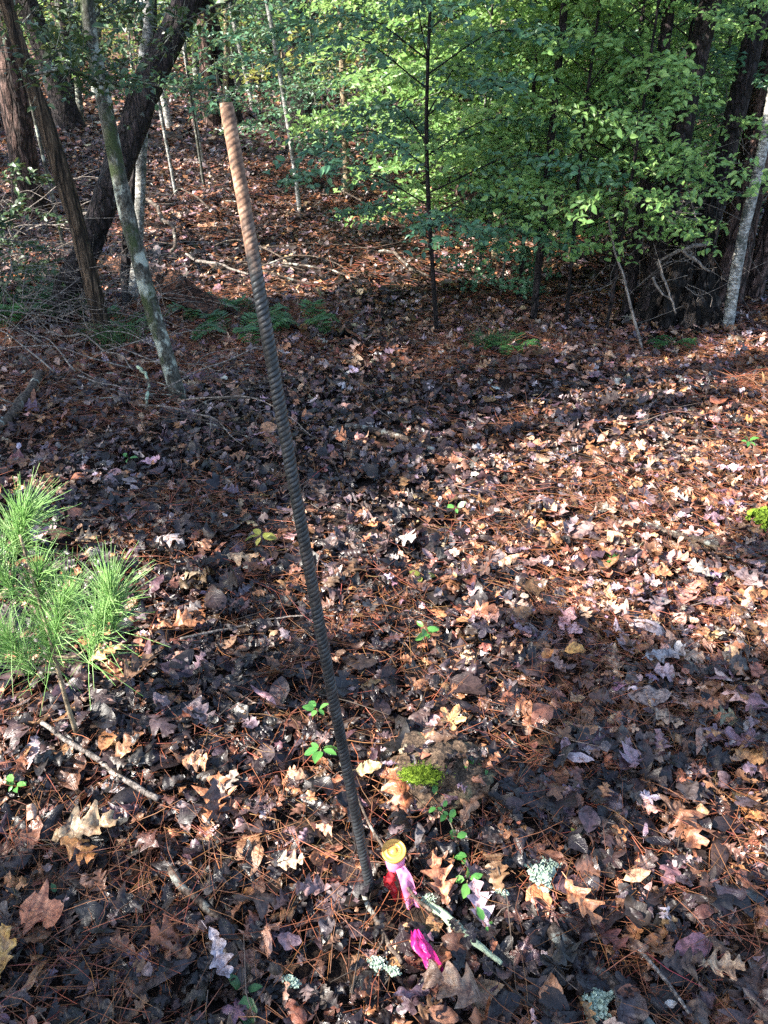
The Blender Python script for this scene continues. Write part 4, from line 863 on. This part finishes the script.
# trailing vine over the stone
vg = on_ground(455, 860); t = thing('trailing_vine', 'thin green vine with small leaves trailing over the mossy stone', 'vine', vg)
b = Buf(); VP = twig(b, [on_ground(462, 870, .02), on_ground(450, 838, .04), at(440, 812, rk[1] - .08), at(428, 800, rk[1] - .04), at(448, 770, rk[1]), at(480, 770, rk[1] + .03)], .0014, .0007, n=20); b.build('stem', M['bark_tan'], t)
q = np.random.default_rng(9); b = Buf(); i = q.integers(0, len(VP), 34); foliage(b, VP[i] + q.normal(0, .006, (34, 3)) + [0, 0, .006], norm(np.array([0, -.3, 1.]) + q.normal(0, .3, (34, 3))), q.normal(0, 1, (34, 3)), .020 * q.uniform(.6, 1.2, 34), .6, detail=True); b.build('leaves', M['seedling'], t)
def fern(label, px, py, n, L, seed, mt='fern', group=None, name='fern_plant', cat='fern'):
    q = np.random.default_rng(seed); g = on_ground(px, py); t = thing(name, label, cat, g, group)
    for k in range(n):
        a = k * 6.28 / n + q.normal(0, .3); d = np.array([math.cos(a), math.sin(a), 0]); l = L * q.uniform(.7, 1.2); P = np.array(spline([g, g + d * l * .4 + [0, 0, l * .35], g + d * l * .75 + [0, 0, l * .35], g + d * l + [0, 0, l * .2]], 26))
        b = Buf(); sticks(b, P[:-1], P[1:], .0012, .0012); s = np.array([-d[1], d[0], 0]); i = np.arange(4, 26); w = .30 * l * np.sin(np.pi * np.clip((i - 1) / 26, 0, 1)) ** .7
        for sg in (1, -1): foliage(b, P[i], norm(np.tile([0, 0, 1.], (len(i), 1)) + q.normal(0, .12, (len(i), 3))), np.tile(s * sg + d * .35, (len(i), 1)), w, .26, fold=.05)
        b.build('frond', M[mt], t)
fern('fern clump beside the rotten log end', 236, 340, 6, .24, 1); fern('fern growing just behind the bar in mid shade', 302, 330, 7, .24, 2); fern('fern between the rotten log and the bar', 262, 322, 5, .22, 3)
fern('fern at the foot of the mossy tree', 128, 330, 6, .2, 4); fern('bright small fern at the shadow edge below the middle trunk', 512, 352, 7, .14, 5); fern('fern right of the rotten log', 200, 318, 5, .2, 7)
fern('small fern at the foot of the stump', 668, 348, 6, .13, 8); fern('dark fern low in the brush at the left edge', 20, 320, 9, .3, 10); pass
def grass(label, px, py, n, L, seed):
    q = np.random.default_rng(seed); g = on_ground(px, py); a = q.random(n) * 6.28; c = g + np.stack([q.normal(0, .05, n), q.normal(0, .03, n), 0 * a], -1); d = np.stack([np.cos(a) * .6, np.sin(a) * .6, np.ones(n)], -1) * L * q.uniform(.5, 1, (n, 1))
    b = Buf(); sticks(b, c, c + d * .6, .0014, .0012); sticks(b, c + d * .6, c + d * [1.5, 1.5, .75], .0012, .0004); tag(b.build('grass_tuft', M['fern'], origin=g), label, 'grass')
grass('tuft of thin grass hanging by the dead brown trunk', 80, 318, 120, .28, 1); grass('tuft of green grass at the base of the pale trunk', 120, 350, 90, .22, 2); grass('bright grass tuft at the shadow edge left of the small fern', 488, 350, 90, .14, 3)
# moss and lichen clumps
def lich(label, px, py, r, seed, mt='lichen', name='lichen_tuft', cat='lichen'):
    q = np.random.default_rng(seed); g = on_ground(px, py, .035); b = Buf(); n = 260
    a = q.random(n) * 6.28; rr = np.sqrt(q.random(n)) * r * (1 + .9 * vnoise(np.cos(a) * 1.7 + seed, np.sin(a) * 1.7)); c = g + np.stack([np.cos(a) * rr, np.sin(a) * rr * .8, np.maximum(.22 * r * (1 - (rr / r) ** 2), -.2 * r)], -1)
    foliage(b, c, norm(np.array([0, -.2, 1.]) + q.normal(0, .7, (n, 3))), q.normal(0, 1, (n, 3)), r * .42 * q.uniform(.5, 1.1, n), .8, detail=True); blob(b, g + [0, 0, -.004], (r * .6, r * .5, r * .2), .5, seed, 16)
    tag(b.build(name, M[mt], origin=g, smooth=False), label, cat)
lich('round pale green lichen tuft on the leaves right of the marker', 540, 886, .027, 1); lich('pale lichen tuft at the bottom edge below the round one', 596, 1016, .022, 2); lich('small pale lichen tuft beside the dark stick tip', 378, 978, .014, 3); lich('narrow pale lichen tuft at the bottom edge left of the dark stick', 292, 995, .013, 4); lich('small lichen tuft at the end of the dark stick', 393, 985, .012, 5)
lich('bright green moss cushion at the right edge of the clearing', 764, 528, .06, 6, 'moss', 'moss_cushion', 'moss'); lich('small pale lichen tuft beside the moss patch', 428, 912, .013, 7); lich('tiny lichen tuft on the dark stick above the round lichen', 500, 905, .011, 8)

# ------------------------------------------------------------------ leaves that stand out on the litter
def leaf_thing(label, px, py, size, kind, col, rot, lift=.05, tilt=(0, -.25), ka=1.2, kb=.5, seed=0):
    V, Q, T, L = template(kind, 27, 7); V = curl(V, ka * 1.8, kb * 1.8, .5, .16, seed); g = on_ground(px, py, lift); nn = norm(np.array([tilt[0], tilt[1], 1.])); a = R(rot); d = np.array([math.cos(a), math.sin(a), 0]); d = norm(d - (d @ nn) * nn); e = np.cross(d, nn)
    W = g + size * (.9 * V[:, 0:1] * e + V[:, 1:2] * d + V[:, 2:3] * nn); b = Buf(); b.add(W, Q, T, col, L); tag(b.build('fallen_leaf', M['litter'], origin=g), label, 'leaf')
LF = [('pale yellow oval leaf lying beside the bar above the marker', 369, 787, .062, 'beech', (.55, .45, .24), 10), ('large orange brown oak leaf lying on the stone', 398, 812, .15, 'red', (.30, .12, .06), 110),
 ('light tan maple like leaf above the stone', 452, 734, .085, 'star', (.55, .33, .15), 60), ('tan lobed oak leaf at the lower left', 90, 845, .14, 'red', (.36, .27, .17), 20), ('orange oak leaf under the tan one at lower left', 84, 870, .09, 'red', (.55, .25, .08), -30),
 ('small orange yellow round leaf in the right middle', 573, 667, .055, 'beech', (.58, .32, .09), 0), ('small orange leaf just left of the yellow round one', 545, 672, .045, 'beech', (.55, .22, .06), 30),
 ('large brown folded leaf under the vine', 470, 815, .12, 'white', (.26, .15, .09), 70), ('brown leaf lying right of the pink ribbon', 440, 898, .10, 'red', (.36, .16, .09), 100), ('big brown leaf at the bottom edge below the magenta ribbon', 455, 1008, .13, 'red', (.24, .15, .10), 160),
 ('broad blue grey lobed leaf in the right middle', 660, 672, .13, 'white', (.28, .27, .29), 15), ('grey lobed leaf lying near the right side', 700, 585, .10, 'white', (.34, .31, .27), 140), ('pale grey lilac lobed leaf at the bottom left of the bar', 222, 972, .10, 'white', (.40, .37, .42), -60),
 ('pale lilac leaf on wet leaves at lower right', 646, 815, .06, 'star', (.42, .37, .45), 0), ('light tan leaf curled at the bottom right', 715, 985, .085, 'red', (.42, .29, .18), 0), ('long orange brown leaf standing left of the lower right shade', 580, 920, .10, 'red', (.42, .20, .10), -60),
 ('bright tan leaf in the sunny patch behind the bar', 245, 572, .10, 'red', (.50, .34, .20), 0), ('orange leaf lying in the shade near the left trees', 110, 668, .10, 'red', (.50, .30, .13), 30), ('yellow brown leaf at the bottom left edge', 10, 975, .11, 'red', (.34, .22, .07), 100),
 ('white grey leaf just left of the bar foot', 230, 800, .07, 'white', (.40, .34, .28), 70), ('pale pink leaf beneath the bar in the middle', 290, 880, .07, 'red', (.52, .38, .27), 5), ('brown leaf standing upright in front of the pink tipped bar foot', 130, 765, .10, 'white', (.30, .16, .09), 60)]
for k, (lab, px, py, s, kd, c, rot) in enumerate(LF): leaf_thing(lab, px, py, s, kd, c, rot, seed=k + 1, ka=[1.5, -1.2, .8][k % 3], kb=[.5, -.4, .8, -.2][k % 4])

# ------------------------------------------------------------------ camera, light, world
cam = bpy.data.cameras.new('camera'); co = bpy.data.objects.new('camera', cam); C.objects.link(co)
co.location = CAM; co.rotation_euler = (R(90) - PITCH, 0, 0); cam.sensor_width = 36; cam.sensor_fit = 'AUTO'; cam.lens = 36 * F / 1024; cam.clip_start = .02; cam.clip_end = 400; sc.camera = co
sun = bpy.data.lights.new('sun', 'SUN'); so = bpy.data.objects.new('sun', sun); C.objects.link(so); sun.energy = 5.0; sun.angle = R(.53); sun.color = (1., .93, .82)
so.rotation_euler = Vector(SD).to_track_quat('-Z', 'Y').to_euler()
w = bpy.data.worlds.new('World'); sc.world = w; w.use_nodes = True; nt = w.node_tree; bg = nt.nodes['Background']; sky = nt.nodes.new('ShaderNodeTexSky'); sky.sky_type = 'NISHITA'; sky.sun_disc = False
sky.sun_elevation = SUN_EL; sky.sun_rotation = math.atan2(-SD[0], -SD[1]); nt.links.new(sky.outputs[0], bg.inputs[0]); bg.inputs[1].default_value = .11
sc.view_settings.view_transform = 'Standard'; sc.view_settings.look = 'None'; sc.view_settings.gamma = 1; sc.view_settings.exposure = 2.3
sc.cycles.max_bounces = 6; sc.cycles.diffuse_bounces = 3; sc.cycles.glossy_bounces = 2; sc.cycles.transmission_bounces = 3; sc.cycles.use_denoising = False; sc.cycles.sample_clamp_indirect = 6
for o in bpy.data.objects:
    if '_o' in o: del o['_o']
